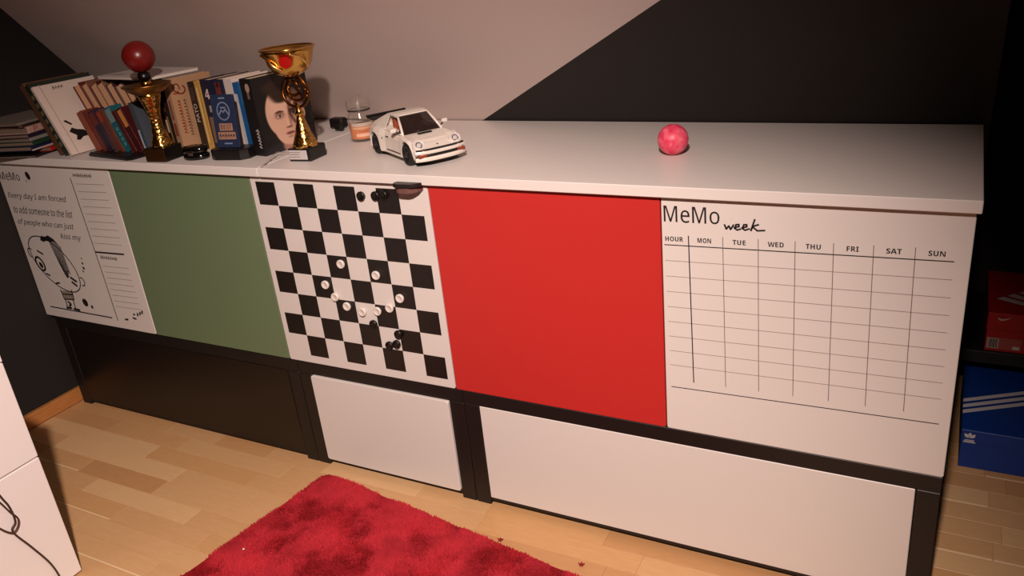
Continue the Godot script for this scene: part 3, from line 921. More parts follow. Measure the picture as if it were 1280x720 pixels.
func books_leaning() -> void:
	# three tall books leaning left against the stack
	var g := "tall books leaning left against the flat stack"
	var lean := 28.0
	var c := cos(deg_to_rad(lean))
	var x := 0.409
	var defs := [["large white book with a black winged mark, leaning left beside the paperbacks", 0.0115, 0.246, 0.215, Color(0.84, 0.78, 0.73)], ["dark green tall book leaning left behind the large white book", 0.026, 0.251, 0.215, Color(0.13, 0.17, 0.13)], ["brown tall book, leftmost of those leaning against the flat stack", 0.024, 0.253, 0.215, Color(0.36, 0.24, 0.15)]]
	for k in 3:
		var s = defs[k]
		if k > 0:
			x -= s[1] / c + 0.0008
		var size := Vector3(s[1], s[2], s[3])
		var b := book(s[0], Vector3(x, TOP + 0.0002, -0.018 - 0.002 * k), size, s[4], g, lean, -5.0, false, Color(0.74, 0.66, 0.55))
		if k == 0:
			var black := mat(Color(0.06, 0.05, 0.05), 0.5)
			var F := Transform3D(Basis(Vector3(0, 0, -1), Vector3(0, 1, 0), Vector3(1, 0, 0)), Vector3(size.x + 0.0006, 0, 0))
			var st := begin()    # a bird-like mark on the cover, lower right of what shows
			add_prism(st, PackedVector2Array([Vector2(0.0340, 0.0766), Vector2(0.0485, 0.0882), Vector2(0.0601, 0.0795), Vector2(0.0804, 0.0737), Vector2(0.1036, 0.0505), Vector2(0.1123, 0.0360), Vector2(0.0891, 0.0505), Vector2(0.0688, 0.0505), Vector2(0.0543, 0.0418), Vector2(0.0427, 0.0447), Vector2(0.0514, 0.0592)]), 0.0006, 0, F)
			add_prism(st, PackedVector2Array([Vector2(0.0340, 0.1143), Vector2(0.0514, 0.0969), Vector2(0.0572, 0.0998), Vector2(0.0427, 0.1172)]), 0.0006, 0, F)
			put("cover_mark", done(st), black, b)
			put("cover_lettering", ink(scribble(0.062, 0.094, 2), 0.0018), mat(Color(0.2, 0.12, 0.1), 0.5), b, Vector3(size.x + 0.0002, 0.230, 0), side_quad())
			put("hinge_crease", bx(Vector3(size.x - 0.0004, 0.002, -0.026), Vector3(size.x + 0.0004, 0.248, -0.023)), mat(Color(0.70, 0.62, 0.57), 0.5), b)
		if k == 1:
			for q in 7:
				put("spine_mark", bx(Vector3(0.006, 0.03 + 0.028 * q, 0), Vector3(0.020, 0.045 + 0.028 * q, 0.0005)), mat(Color(0.42, 0.38, 0.30), 0.5), b)
	# small paperbacks with coloured spines in front of a taller row that shows its leaves
	g = "small paperbacks leaning in the front row"
	lean = 21.5
	c = cos(deg_to_rad(lean))
	x = 0.460
	var small := [
		["orange-brown small paperback, first beside the large white book", 0.026, 0.1362, Color(0.52, 0.25, 0.15)],
		["small red-brown paperback, second beside the large white book", 0.025, 0.1394, Color(0.42, 0.15, 0.12)],
		["small dark purple paperback in the leaning front row", 0.031, 0.1383, Color(0.16, 0.11, 0.17)],
		["small mauve paperback with a red top, between the purple and rust ones", 0.028, 0.1394, Color(0.36, 0.21, 0.21)],
		["small rust-coloured thin paperback touching the teal one", 0.017, 0.1437, Color(0.42, 0.22, 0.13)],
		["small teal paperback with a pale band at the top of its spine", 0.033, 0.1490, Color(0.09, 0.36, 0.40)],
		["small dark red paperback beside the teal one", 0.020, 0.1415, Color(0.30, 0.08, 0.08)],
		["small maroon paperback with a yellow spine label, last in the front row", 0.026, 0.1480, Color(0.26, 0.06, 0.07)]]
	var z := -0.080
	for k in 8:
		var s = small[k]
		var size := Vector3(s[1], s[2], 0.046)
		var b := book(s[0], Vector3(x, TOP + 0.0002, z - 0.003 * (k % 2)), size, s[3], g, lean, 0.0)
		if k == 2:
			patch(b, "spine_label", size, "z", 0.004, 0.090, 0.027, 0.132, Color(0.42, 0.16, 0.13))
		if k == 3:
			patch(b, "spine_label", size, "z", 0.003, 0.101, 0.025, 0.134, Color(0.56, 0.22, 0.15))
		if k == 5:
			patch(b, "spine_label", size, "z", 0.003, 0.100, 0.030, 0.144, Color(0.42, 0.52, 0.52))
			for q in 4:
				patch(b, "spine_mark", size, "z", 0.012, 0.02 + 0.017 * q, 0.021, 0.031 + 0.017 * q, Color(0.30, 0.55, 0.55))
		if k == 7:
			patch(b, "spine_label", size, "z", 0.004, 0.087, 0.022, 0.142, Color(0.76, 0.50, 0.24))
		x += s[1] / c + 0.0006
	g = "paperbacks standing leaves-outward behind the small ones"
	x = 0.446
	lean = 24.5
	c = cos(deg_to_rad(lean))
	var said := ["leftmost paperback of the rear row showing its leaves", "second paperback of the rear row, leaves outward, near the white book", "third paperback of the rear row with leaves outward", "fourth paperback of the rear row, above the mauve spine", "fifth paperback of the rear row, above the teal spine", "sixth paperback of the rear row, leaves outward, below the white booklet", "last paperback of the rear row, closest to the red-topped trophy"]
	for k in 7:
		var t: float = [0.036, 0.032, 0.040, 0.036, 0.034, 0.040, 0.030][k]
		var size := Vector3(t, [0.222, 0.226, 0.222, 0.227, 0.224, 0.220, 0.214][k], 0.13)
		book(said[k], Vector3(x, TOP + 0.0002, -0.134 - 0.003 * (k % 3)), size, [Color(0.36, 0.12, 0.10), Color(0.45, 0.30, 0.22), Color(0.30, 0.10, 0.09), Color(0.48, 0.36, 0.28), Color(0.25, 0.12, 0.12), Color(0.40, 0.30, 0.25), Color(0.35, 0.22, 0.16)][k], g, lean, 0.0, true, Color(0.80, 0.62, 0.48))
		x += t / c + 0.0006

func books_middle() -> void:
	var g := "upright books between the trophies"
	# behind the trophy with the red ball
	var y := TOP + 0.0002
	var s1 := Vector3(0.022, 0.165, 0.12)
	var b := book("grey-blue thin book with a white lower spine, leaning next to the maroon paperback", Vector3(0.7190, y, -0.062), s1, Color(0.25, 0.28, 0.31), g, 10.0)
	patch(b, "spine_label", s1, "z", 0.003, 0.01, 0.012, 0.08, Color(0.68, 0.68, 0.68))
	patch(b, "spine_mark", s1, "z", 0.012, 0.03, 0.020, 0.075, Color(0.05, 0.28, 0.42))
	s1 = Vector3(0.018, 0.190, 0.14)
	b = book("golden brown book half hidden behind the red-topped trophy", Vector3(0.7505, y, -0.085), s1, Color(0.42, 0.27, 0.12), g, 4.0)
	s1 = Vector3(0.026, 0.195, 0.14)
	b = book("black book with yellow and white spine lettering behind the red-topped trophy", Vector3(0.7755, y, -0.118), s1, Color(0.10, 0.08, 0.09), g, 3.0)
	patch(b, "spine_mark", s1, "z", 0.006, 0.06, 0.013, 0.10, Color(0.75, 0.72, 0.70))
	patch(b, "spine_mark", s1, "z", 0.016, 0.03, 0.022, 0.11, Color(0.60, 0.42, 0.14))
	patch(b, "spine_mark", s1, "z", 0.006, 0.125, 0.020, 0.14, Color(0.40, 0.20, 0.12))
	# tan book that stands further forward than its neighbours
	s1 = Vector3(0.026, 0.222, 0.15)
	b = book("tan book with red spiral and red vertical lettering on its cover", Vector3(0.8045, y, -0.118), s1, Color(0.66, 0.52, 0.39), g, 0.0, -10.0)
	var red := mat(Color(0.56, 0.20, 0.12), 0.6)
	var side := Basis(Vector3(0, 0, -1), Vector3(0, 1, 0), Vector3(1, 0, 0))
	put("cover_mark", ink([arc(Vector2(0.026, 0.193), 0.010, 0.012, -30, 290), arc(Vector2(0.040, 0.186), 0.014, 0.012, 200, 420), [Vector2(0.012, 0.178), Vector2(0.034, 0.176)]], 0.004), red, b, Vector3(s1.x + 0.0002, 0, 0), side)
	var up := Basis(side.y, -side.x, side.z)
	put("cover_lettering", ink(scribble(0.055, 0.155, 3), 0.0022), red, b, Vector3(s1.x + 0.0002, 0, -0.024), up)
	put("cover_lettering", ink(scribble(0.045, 0.150, 8), 0.002), mat(Color(0.42, 0.24, 0.15), 0.6), b, Vector3(s1.x + 0.0002, 0, -0.044), up)
	patch(b, "spine_mark", s1, "z", 0.005, 0.05, 0.02, 0.09, Color(0.52, 0.26, 0.18))
	patch(b, "spine_mark", s1, "z", 0.007, 0.10, 0.018, 0.16, Color(0.48, 0.30, 0.22))
	# the recessed row
	s1 = Vector3(0.030, 0.206, 0.14)
	b = book("dark brown book with white capital letters up its spine, beside the tan one", Vector3(0.8580, y, -0.163), s1, Color(0.13, 0.09, 0.08), g)
	spine_text(b, "PATO", 0.016, 0.015, 0.085, 0.140, Color(0.80, 0.76, 0.70))
	patch(b, "spine_mark", s1, "z", 0.006, 0.15, 0.024, 0.19, Color(0.24, 0.17, 0.15))
	s1 = Vector3(0.019, 0.209, 0.15)
	b = book("thin yellow-spined book between the dark brown and the navy ones", Vector3(0.8895, y, -0.160), s1, Color(0.74, 0.58, 0.30), g)
	patch(b, "spine_mark", s1, "z", 0.007, 0.02, 0.012, 0.19, Color(0.86, 0.76, 0.52))
	s1 = Vector3(0.050, 0.212, 0.14)
	b = book("navy book with a white numeral on its spine, left above the blue award", Vector3(0.9125, y, -0.163), s1, Color(0.10, 0.10, 0.20), g)
	put("spine_lettering", letters("4", 0.014, 0.155, 0.036, 0.185, "Droid Sans", 0.0, 0.0004, 700), mat(Color(0.8, 0.74, 0.70), 0.5), b, Vector3(0, 0, 0.0002))
	patch(b, "spine_mark", s1, "z", 0.008, 0.02, 0.044, 0.10, Color(0.48, 0.38, 0.28))
	patch(b, "spine_mark", s1, "z", 0.020, 0.115, 0.042, 0.135, Color(0.62, 0.58, 0.56))
	s1 = Vector3(0.050, 0.213, 0.14)
	b = book("dark blue book with a small red portrait patch, behind the blue award", Vector3(0.9635, y, -0.163), s1, Color(0.11, 0.14, 0.24), g)
	patch(b, "spine_label", s1, "z", 0.012, 0.165, 0.036, 0.205, Color(0.42, 0.17, 0.16))
	patch(b, "spine_mark", s1, "z", 0.017, 0.19, 0.031, 0.205, Color(0.50, 0.36, 0.30))
	s1 = Vector3(0.036, 0.214, 0.14)
	b = book("white book right above the blue award", Vector3(1.0145, y, -0.160), s1, Color(0.80, 0.76, 0.73), g)
	s1 = Vector3(0.042, 0.203, 0.14)
	b = book("bright blue book with a pale left edge, right of the blue award", Vector3(1.0515, y, -0.157), s1, Color(0.08, 0.33, 0.55), g)
	patch(b, "spine_label", s1, "z", 0.001, 0.004, 0.014, 0.17, Color(0.72, 0.72, 0.72))
	patch(b, "spine_mark", s1, "z", 0.026, 0.14, 0.040, 0.20, Color(0.16, 0.40, 0.56))
	s1 = Vector3(0.037, 0.214, 0.14)
	b = book("black book with an orange spine label, left of the portrait book", Vector3(1.0945, y, -0.155), s1, Color(0.10, 0.08, 0.08), g)
	patch(b, "spine_label", s1, "z", 0.003, 0.095, 0.032, 0.135, Color(0.80, 0.42, 0.22))
	patch(b, "spine_mark", s1, "z", 0.008, 0.106, 0.026, 0.115, Color(0.60, 0.15, 0.10))
	patch(b, "spine_label", s1, "z", 0.004, 0.02, 0.032, 0.075, Color(0.42, 0.31, 0.25))
	# the portrait book at the right-hand end
	s1 = Vector3(0.050, 0.222, 0.200)
	b = book("thick black book with a man's portrait on its cover, last in the row", Vector3(1.1345, y, -0.106), s1, Color(0.075, 0.065, 0.065), g, 0.0, -8.0)
	var q := QuadMesh.new()
	q.size = Vector2(0.197, 0.219)
	var face := StandardMaterial3D.new()
	face.albedo_texture = portrait()
	face.roughness = 0.4
	put("cover_portrait", q, face, b, Vector3(s1.x + 0.0006, 0.111, -0.1), side_quad())
	put("spine_portrait", prism(blob(Vector2(0.030, 0.196), 0.009, 0.013), 0.0004), mat(Color(0.62, 0.52, 0.46), 0.5), b, Vector3(0, 0, 0.0005))
	patch(b, "spine_mark", s1, "z", 0.024, 0.165, 0.034, 0.183, Color(0.40, 0.33, 0.30))
	put("spine_lettering", ink(scribble(0.024, 0.075, 5), 0.0022), mat(Color(0.72, 0.68, 0.66), 0.5), b, Vector3(0.036, 0, 0.0003), Basis(Vector3.BACK, PI / 2))
	# white booklet lying across the tops of the rows
	var w := thing("booklet", "white booklet lying flat across the tops of the books behind the red ball", "booklet", Vector3(0.523, TOP + 0.2268, -0.300), deg_to_rad(-9))
	put("cover", bx(Vector3(0, 0, 0), Vector3(0.302, 0.0012, 0.172)), mat(Color(0.70, 0.66, 0.64), 0.5), w)
	put("pages", bx(Vector3(0.002, 0.0013, 0.001), Vector3(0.300, 0.0085, 0.170), 0.0003), mat(Color(0.84, 0.80, 0.76), 0.8), w)
	put("cover", bx(Vector3(0, 0.0086, 0), Vector3(0.302, 0.0098, 0.172)), mat(Color(0.80, 0.77, 0.75), 0.45), w)
	for k in 3:
		put("cover_print", ink([[Vector2(0.03 + 0.035 * k, 0.02), Vector2(0.055 + 0.03 * k, 0.05)]], 0.006), mat(Color(0.30, 0.28, 0.28), 0.6), w, Vector3(0, 0.0099, 0.172), Basis(Vector3.RIGHT, -PI / 2))

func side_quad() -> Basis:      # a quad's face turned to look along +x
	return Basis(Vector3(0, 0, -1), Vector3(0, 1, 0), Vector3(1, 0, 0))

func scribble(x0: float, x1: float, seed_no: int) -> Array:    # illegible lettering
	var r := RandomNumberGenerator.new()
	r.seed = seed_no
	var out := []
	var x := x0
	while x < x1:
		var h := r.randf_range(0.004, 0.007)
		out.append([Vector2(x, -h), Vector2(x + 0.003, h), Vector2(x + 0.006, -h * 0.6)])
		if r.randf() < 0.6:
			out.append([Vector2(x, 0), Vector2(x + 0.006, h * 0.3)])
		x += 0.0095
	return out

func smooth_in(p: Vector2, c: Vector2, r: Vector2, soft: float) -> float:
	var d := ((p - c) / r).length()
	return 1.0 - smoothstep(1.0 - soft, 1.0 + soft, d)

func portrait() -> ImageTexture:     # printed picture: the face of no one in particular, dark ground
	var W := 192
	var H := 192
	var im := Image.create(W, H, false, Image.FORMAT_RGB8)
	for j in H:
		for i in W:
			var p := Vector2((i + 0.5) / W + 0.075, (j + 0.5) / H)
			var col := Color(0.075, 0.065, 0.065)
			col = col.lerp(Color(0.12, 0.12, 0.14), smooth_in(p, Vector2(0.58, 1.08), Vector2(0.55, 0.22), 0.15))
			col = col.lerp(Color(0.60, 0.44, 0.37), smooth_in(p, Vector2(0.60, 0.93), Vector2(0.18, 0.16), 0.2))
			var skin := Color(0.80, 0.64, 0.55)
			var head := maxf(smooth_in(p, Vector2(0.57, 0.50), Vector2(0.36, 0.36), 0.05), smooth_in(p, Vector2(0.58, 0.68), Vector2(0.27, 0.27), 0.06))
			col = col.lerp(Color(0.74, 0.54, 0.46), smooth_in(p, Vector2(0.905, 0.57), Vector2(0.035, 0.085), 0.2))
			col = col.lerp(skin, head)
			col = col.lerp(Color(0.55, 0.39, 0.33), 0.65 * head * smooth_in(p, Vector2(0.84, 0.62), Vector2(0.14, 0.34), 0.5))
			col = col.lerp(Color(0.86, 0.72, 0.63), 0.5 * head * smooth_in(p, Vector2(0.46, 0.40), Vector2(0.16, 0.13), 0.6))
			var hair := smooth_in(p, Vector2(0.57, 0.22), Vector2(0.40, 0.16), 0.12) * smoothstep(0.36, 0.22, p.y + 0.12 * sin(p.x * 9.0))
			col = col.lerp(Color(0.17, 0.11, 0.08), hair)
			for e in [0.455, 0.715]:
				col = col.lerp(Color(0.46, 0.31, 0.25), 0.75 * smooth_in(p, Vector2(e, 0.535), Vector2(0.085, 0.045), 0.5))
				col = col.lerp(Color(0.80, 0.74, 0.70), 0.8 * smooth_in(p, Vector2(e, 0.548), Vector2(0.048, 0.016), 0.3))
				col = col.lerp(Color(0.14, 0.13, 0.13), smooth_in(p, Vector2(e + 0.004, 0.546), Vector2(0.020, 0.018), 0.25))
				col = col.lerp(Color(0.26, 0.17, 0.13), 0.9 * smooth_in(p, Vector2(e, 0.487 + 0.25 * absf(p.x - e) * 0.5), Vector2(0.080, 0.014), 0.4))
			col = col.lerp(Color(0.54, 0.38, 0.31), 0.7 * smooth_in(p, Vector2(0.635, 0.62), Vector2(0.030, 0.10), 0.6))
			col = col.lerp(Color(0.88, 0.72, 0.63), 0.6 * smooth_in(p, Vector2(0.590, 0.65), Vector2(0.025, 0.07), 0.6))
			col = col.lerp(Color(0.36, 0.22, 0.18), 0.8 * smooth_in(p, Vector2(0.60, 0.715), Vector2(0.060, 0.012), 0.5))
			col = col.lerp(Color(0.55, 0.30, 0.27), 0.85 * smooth_in(p, Vector2(0.60, 0.795), Vector2(0.085, 0.022), 0.35))
			col = col.lerp(Color(0.28, 0.15, 0.13), 0.9 * smooth_in(p, Vector2(0.60, 0.793), Vector2(0.085, 0.006), 0.4))
			col = col.lerp(Color(0.52, 0.36, 0.30), 0.5 * smooth_in(p, Vector2(0.60, 0.845), Vector2(0.06, 0.014), 0.5))
			im.set_pixel(i, j, col)
	im.generate_mipmaps()
	return ImageTexture.create_from_image(im)

# ------------------------------------------------------------------ trophies and small things
func hammered(color: Color) -> StandardMaterial3D:
	var m := StandardMaterial3D.new()
	m.albedo_color = color
	m.metallic = 1.0
	m.roughness = 0.22
	m.heightmap_enabled = true
	m.heightmap_texture = noise_tex(0.03, [], 256, FastNoiseLite.TYPE_CELLULAR, 4, 1)
	m.heightmap_scale = 0.25
	m.uv1_triplanar = true
	m.uv1_scale = Vector3(14, 14, 14)
	return m

func trophies() -> void:
	var gold := mat(Color(0.83, 0.64, 0.33), 0.2, 1.0)
	var dull := mat(Color(0.58, 0.42, 0.22), 0.32, 1.0)
	var beaten := hammered(Color(0.82, 0.63, 0.34))
	var black := mat(Color(0.05, 0.042, 0.04), 0.3)
	# left one: flaring stem, wide shallow bowl, and a red ball sitting on top
	var t := thing("trophy", "gold trophy with a flaring stem and wide shallow bowl, under the red ball", "trophy", Vector3(0.838, TOP + 0.0002, -0.034), deg_to_rad(5))
	put("base", bx(Vector3(-0.038, 0, -0.038), Vector3(0.038, 0.042, 0.038), 0.002), black, t)
	put("base_plate", bx(Vector3(-0.0385, 0.003, 0.0375), Vector3(0.0385, 0.040, 0.039), 0.0005), mat(Color(0.34, 0.22, 0.10), 0.35, 0.8), t)
	put("stem", lathe([Vector2(0, 0.042), Vector2(0.034, 0.042), Vector2(0.030, 0.050), Vector2(0.022, 0.075), Vector2(0.0165, 0.105), Vector2(0.0175, 0.135), Vector2(0.024, 0.165), Vector2(0.032, 0.190), Vector2(0.034, 0.197), Vector2(0, 0.197)], 36), beaten, t)
	put("bowl", lathe([Vector2(0, 0.196), Vector2(0.034, 0.197), Vector2(0.052, 0.206), Vector2(0.069, 0.222), Vector2(0.071, 0.225), Vector2(0.067, 0.2255), Vector2(0.050, 0.211), Vector2(0.030, 0.202), Vector2(0, 0.202)], 44), dull, t)
	put("finial", lathe([Vector2(0.0, 0.201), Vector2(0.010, 0.202), Vector2(0.008, 0.212), Vector2(0.014, 0.220), Vector2(0.016, 0.228), Vector2(0.010, 0.237), Vector2(0, 0.238)], 28), gold, t)
	put("collar", lathe([Vector2(0, 0.237), Vector2(0.016, 0.2375), Vector2(0.019, 0.245), Vector2(0.016, 0.258), Vector2(0, 0.259)], 28), black, t)
	var ball := StandardMaterial3D.new()
	ball.albedo_color = Color(0.44, 0.085, 0.075)
	ball.roughness = 0.32
	var b := thing("balloon", "dark red shiny ball resting on top of the left trophy", "ball", Vector3(0.834, TOP + 0.303, -0.036))
	put("globe", lathe(ellipse_profile(0.0455, 0.0450), 48), ball, b)
	put("neck", lathe([Vector2(0.0, -0.0448), Vector2(0.006, -0.0445), Vector2(0.010, -0.040), Vector2(0.013, -0.0385)], 20), ball, b)
	# right one: square plinth with a white plaque, hammered cone, openwork ring, bowl
	var u := thing("trophy", "gold cup trophy on a black plinth with a white plaque, before the portrait book", "trophy", Vector3(1.343, TOP + 0.0002, -0.098), deg_to_rad(5))
	put("base", bx(Vector3(-0.037, 0, -0.040), Vector3(0.037, 0.036, 0.036), 0.002), black, u)
	put("plaque", bx(Vector3(-0.034, 0.006, 0.036), Vector3(0.026, 0.032, 0.0372), 0.0003), mat(Color(0.74, 0.72, 0.72), 0.35), u)
	put("plaque_lettering", ink([[Vector2(-0.034, 0.026), Vector2(0.004, 0.026)], [Vector2(-0.030, 0.020), Vector2(0.0, 0.020)], [Vector2(-0.032, 0.013), Vector2(0.002, 0.013)]], 0.0022), mat(Color(0.55, 0.52, 0.52), 0.5), u, Vector3(0, 0, 0.0374))
	put("foot", lathe([Vector2(0, 0.036), Vector2(0.036, 0.036), Vector2(0.033, 0.046), Vector2(0.022, 0.075), Vector2(0.012, 0.110), Vector2(0.009, 0.122), Vector2(0, 0.122)], 36), beaten, u)
	put("stem", lathe([Vector2(0, 0.121), Vector2(0.009, 0.122), Vector2(0.014, 0.128), Vector2(0.008, 0.136), Vector2(0.007, 0.150), Vector2(0.0, 0.151)], 24), gold, u)
	var st := begin(true)          # openwork ring: three loops round a flame-like centre
	for k in 3:
		var path := []
		for i in 41:
			var w := TAU * i / 40.0
			path.append(Vector3(cos(w) * [0.042, 0.030, 0.019][k] + [0, 0.005, -0.004][k], 0.188 + sin(w) * [0.044, 0.032, 0.02][k] + [0, 0.006, 0.008][k], 0.003 * sin(2 * w)))
		add_tube(st, path, 0.0042, 8)
	for k in 5:
		var w := deg_to_rad(20.0 + 72.0 * k)
		add_tube(st, [Vector3(cos(w) * 0.016, 0.196 + sin(w) * 0.018, 0), Vector3(cos(w + 0.4) * 0.030, 0.190 + sin(w + 0.4) * 0.032, 0.002), Vector3(cos(w + 0.6) * 0.042, 0.188 + sin(w + 0.6) * 0.044, 0)], 0.0032, 7)
	put("ring", done(st), mat(Color(0.42, 0.25, 0.11), 0.3, 1.0), u)
	put("bowl", lathe([Vector2(0, 0.226), Vector2(0.020, 0.228), Vector2(0.044, 0.240), Vector2(0.060, 0.262), Vector2(0.069, 0.292), Vector2(0.073, 0.302), Vector2(0.070, 0.3035), Vector2(0.065, 0.294), Vector2(0.056, 0.265), Vector2(0.041, 0.246), Vector2(0.018, 0.235), Vector2(0, 0.234)], 48), gold, u)
	put("rim", lathe([Vector2(0.0715, 0.2985), Vector2(0.0755, 0.301), Vector2(0.0755, 0.304), Vector2(0.0705, 0.3055), Vector2(0.0715, 0.2985)], 48), gold, u)
	for k in 3:          # swept handles between leaf and bowl, and the red inlay
		var w := deg_to_rad([100.0, 20.0, -160.0][k])
		var dir := Vector3(cos(w), 0, sin(w))
		var side := Vector3(-sin(w), 0, cos(w))
		put("swirl", tube(smooth_path([dir * 0.052 + side * -0.022 + Vector3(0, 0.250, 0), dir * 0.066 + side * -0.006 + Vector3(0, 0.266, 0), dir * 0.067 + side * 0.012 + Vector3(0, 0.283, 0), dir * 0.062 + side * 0.036 + Vector3(0, 0.292, 0)], 0.004), 0.0035, 7), mat(Color(0.92, 0.76, 0.48), 0.25, 1.0), u)
	st = begin(true)
	for q in 1:
		for i in 12:
			var a0 := TAU * i / 12
			var a1 := TAU * (i + 1) / 12
			var P := func(a: float, r: float) -> Vector3:
				var w := deg_to_rad(62.0) + cos(a) * 0.26 * r
				var y := 0.272 + sin(a) * 0.016 * r
				var rad := lerpf(0.0618, 0.0695, (y - 0.262) / 0.030) + 0.0012 + 0.002 * (1 - r * r)
				return Vector3(cos(w) * rad, y, sin(w) * rad)
			tri(st, P.call(a0, 0.0), P.call(a0, 1.0), P.call(a1, 1.0), Vector3(cos(1.08), 0, sin(1.08)))
	put("red_inlay", done(st), mat(Color(0.66, 0.07, 0.05), 0.3), u)

func ellipse_profile(r: float, h: float) -> Array:
	var out := []
	for k in 25:
		var w := -PI / 2 + PI * k / 24.0
		out.append(Vector2(maxf(0.0, cos(w) * r), sin(w) * h))
	return out

func small_things() -> void:
	var y := TOP + 0.0002
	var black := mat(Color(0.055, 0.045, 0.045), 0.35)
	# blue award
	var a := thing("award", "blue plaque award with a ring emblem standing on a black base", "award", Vector3(1.073, y, -0.088), deg_to_rad(8))
	put("base", prism_up(PackedVector2Array([Vector2(-0.066, -0.030), Vector2(-0.060, 0.030), Vector2(-0.040, 0.042), Vector2(0.050, 0.042), Vector2(0.068, 0.024), Vector2(0.068, -0.030)]), 0.030, 0.003), black, a)
	var tilt := Basis(Vector3.RIGHT, deg_to_rad(-6))
	var blue := mat(Color(0.15, 0.19, 0.29), 0.25)
	var P := put("panel", rounded_panel(0.080, 0.152, 0.007, 0.005, 0.001), blue, a, Vector3(-0.046, 0.0302, 0.012), tilt)
	var pale := mat(Color(0.44, 0.50, 0.60), 0.5)
	var gold := mat(Color(0.62, 0.46, 0.36), 0.5)
	put("emblem", ink([arc(Vector2(0.040, 0.105), 0.021, 0.025, 0, 360), [Vector2(0.025, 0.096), Vector2(0.033, 0.108), Vector2(0.040, 0.102), Vector2(0.048, 0.110), Vector2(0.056, 0.096)], [Vector2(0.032, 0.115), Vector2(0.048, 0.115)]], 0.004), pale, P, Vector3(0, 0, 0.0001))
	put("name_bar", bx(Vector3(0.018, 0.049, 0), Vector3(0.064, 0.070, 0.0004)), gold, P)
	put("name_bar", bx(Vector3(0.010, 0.024, 0), Vector3(0.071, 0.045, 0.0004)), gold, P)
	put("bar_lettering", letters("BEST", 0.022, 0.053, 0.060, 0.066), blue, P, Vector3(0, 0, 0.0003))
	put("bar_lettering", ink(scribble(0.014, 0.064, 12), 0.002), blue, P, Vector3(0, 0.0345, 0.0003))
	put("small_print", ink([[Vector2(0.028, 0.012), Vector2(0.054, 0.012)]], 0.004), pale, P, Vector3(0, 0, 0.0001))
	put("small_print", ink([[Vector2(0.030, 0.142), Vector2(0.050, 0.142)]], 0.004), pale, P, Vector3(0, 0, 0.0001))
	# glossy black item left of it
	var c := thing("glasses_case", "small glossy black case lying between the tan book and the blue award", "case", Vector3(0.950, y, -0.054), deg_to_rad(14))
	var gloss := mat(Color(0.04, 0.035, 0.035), 0.12)
	var lower := []
	put("lower_shell", capsule_shell(0.041, 0.028, 0.0, 0.019), gloss, c)
	put("upper_shell", capsule_shell(0.040, 0.027, 0.0195, 0.040), gloss, c)
	put("clasp", bx(Vector3(-0.008, 0.015, 0.025), Vector3(0.008, 0.024, 0.0295), 0.001), mat(Color(0.6, 0.55, 0.5), 0.25, 1.0), c)
	# black flat tray in front of the small paperbacks
	var t := thing("tray", "flat black tray lying in front of the small leaning paperbacks", "tray", Vector3(0.598, y, -0.034), deg_to_rad(-2))
	put("plate", prism_up(PackedVector2Array([Vector2(-0.130, -0.030), Vector2(-0.115, 0.006), Vector2(0.105, 0.032), Vector2(0.122, 0.024), Vector2(0.128, -0.036)]), 0.009, 0.002), black, t)
	put("rim", prism_up(PackedVector2Array([Vector2(-0.112, -0.004), Vector2(-0.110, 0.003), Vector2(0.104, 0.028), Vector2(0.118, 0.022), Vector2(0.116, 0.016), Vector2(0.102, 0.020)]), 0.013, 0.001), black, t)
	# candle jar
	var j := thing("candle_jar", "glass jar candle with orange wax and a glass lid, behind the white car", "candle", Vector3(1.373, y, -0.318), deg_to_rad(44))
	var glass := StandardMaterial3D.new()
	glass.transparency = BaseMaterial3D.TRANSPARENCY_ALPHA
	glass.albedo_color = Color(0.62, 0.59, 0.52, 0.09)
	glass.roughness = 0.05
	glass.metallic_specular = 0.7
	put("glass_jar", lathe([Vector2(0, 0), Vector2(0.036, 0.0), Vector2(0.0385, 0.004), Vector2(0.0385, 0.066), Vector2(0.036, 0.076), Vector2(0.032, 0.082), Vector2(0.0325, 0.088), Vector2(0.030, 0.088), Vector2(0.0295, 0.081), Vector2(0.0335, 0.074), Vector2(0.036, 0.065), Vector2(0.036, 0.006), Vector2(0, 0.005)], 44), glass, j)
	var wax := mat(Color(0.72, 0.40, 0.24), 0.5)
	put("wax", lathe([Vector2(0, 0.0055), Vector2(0.0355, 0.0065), Vector2(0.0355, 0.044), Vector2(0.033, 0.046), Vector2(0, 0.0445)], 40), wax, j)
	put("wick", cyl(0.001, 0.008), mat(Color(0.1, 0.08, 0.07), 0.9), j, Vector3(0, 0.044, 0))
	put("seal", lathe([Vector2(0.030, 0.0882), Vector2(0.0338, 0.0884), Vector2(0.0338, 0.0925), Vector2(0.030, 0.093)], 40), mat(Color(0.20, 0.17, 0.15), 0.4), j)
	put("glass_lid", lathe([Vector2(0.0, 0.094), Vector2(0.034, 0.0935), Vector2(0.0365, 0.098), Vector2(0.037, 0.110), Vector2(0.033, 0.122), Vector2(0.020, 0.130), Vector2(0, 0.1325), Vector2(0, 0.128), Vector2(0.018, 0.127), Vector2(0.030, 0.120), Vector2(0.034, 0.110), Vector2(0.033, 0.099), Vector2(0, 0.0965)], 44), glass, j)
	put("paper_label", label_wrap(0.0389, 0.010, 0.054, 118), mat(Color(0.76, 0.47, 0.31), 0.6), j)
	put("label_band", label_wrap(0.0392, 0.046, 0.056, 100), mat(Color(0.72, 0.66, 0.61), 0.6), j)
	put("label_band", label_wrap(0.0392, 0.0385, 0.0435, 96), mat(Color(0.80, 0.64, 0.52), 0.6), j)
	put("label_mark", label_wrap(0.0392, 0.016, 0.025, 66), mat(Color(0.88, 0.70, 0.60), 0.6), j)
	put("label_mark", label_wrap(0.0392, 0.030, 0.033, 40), mat(Color(0.66, 0.36, 0.24), 0.6), j)
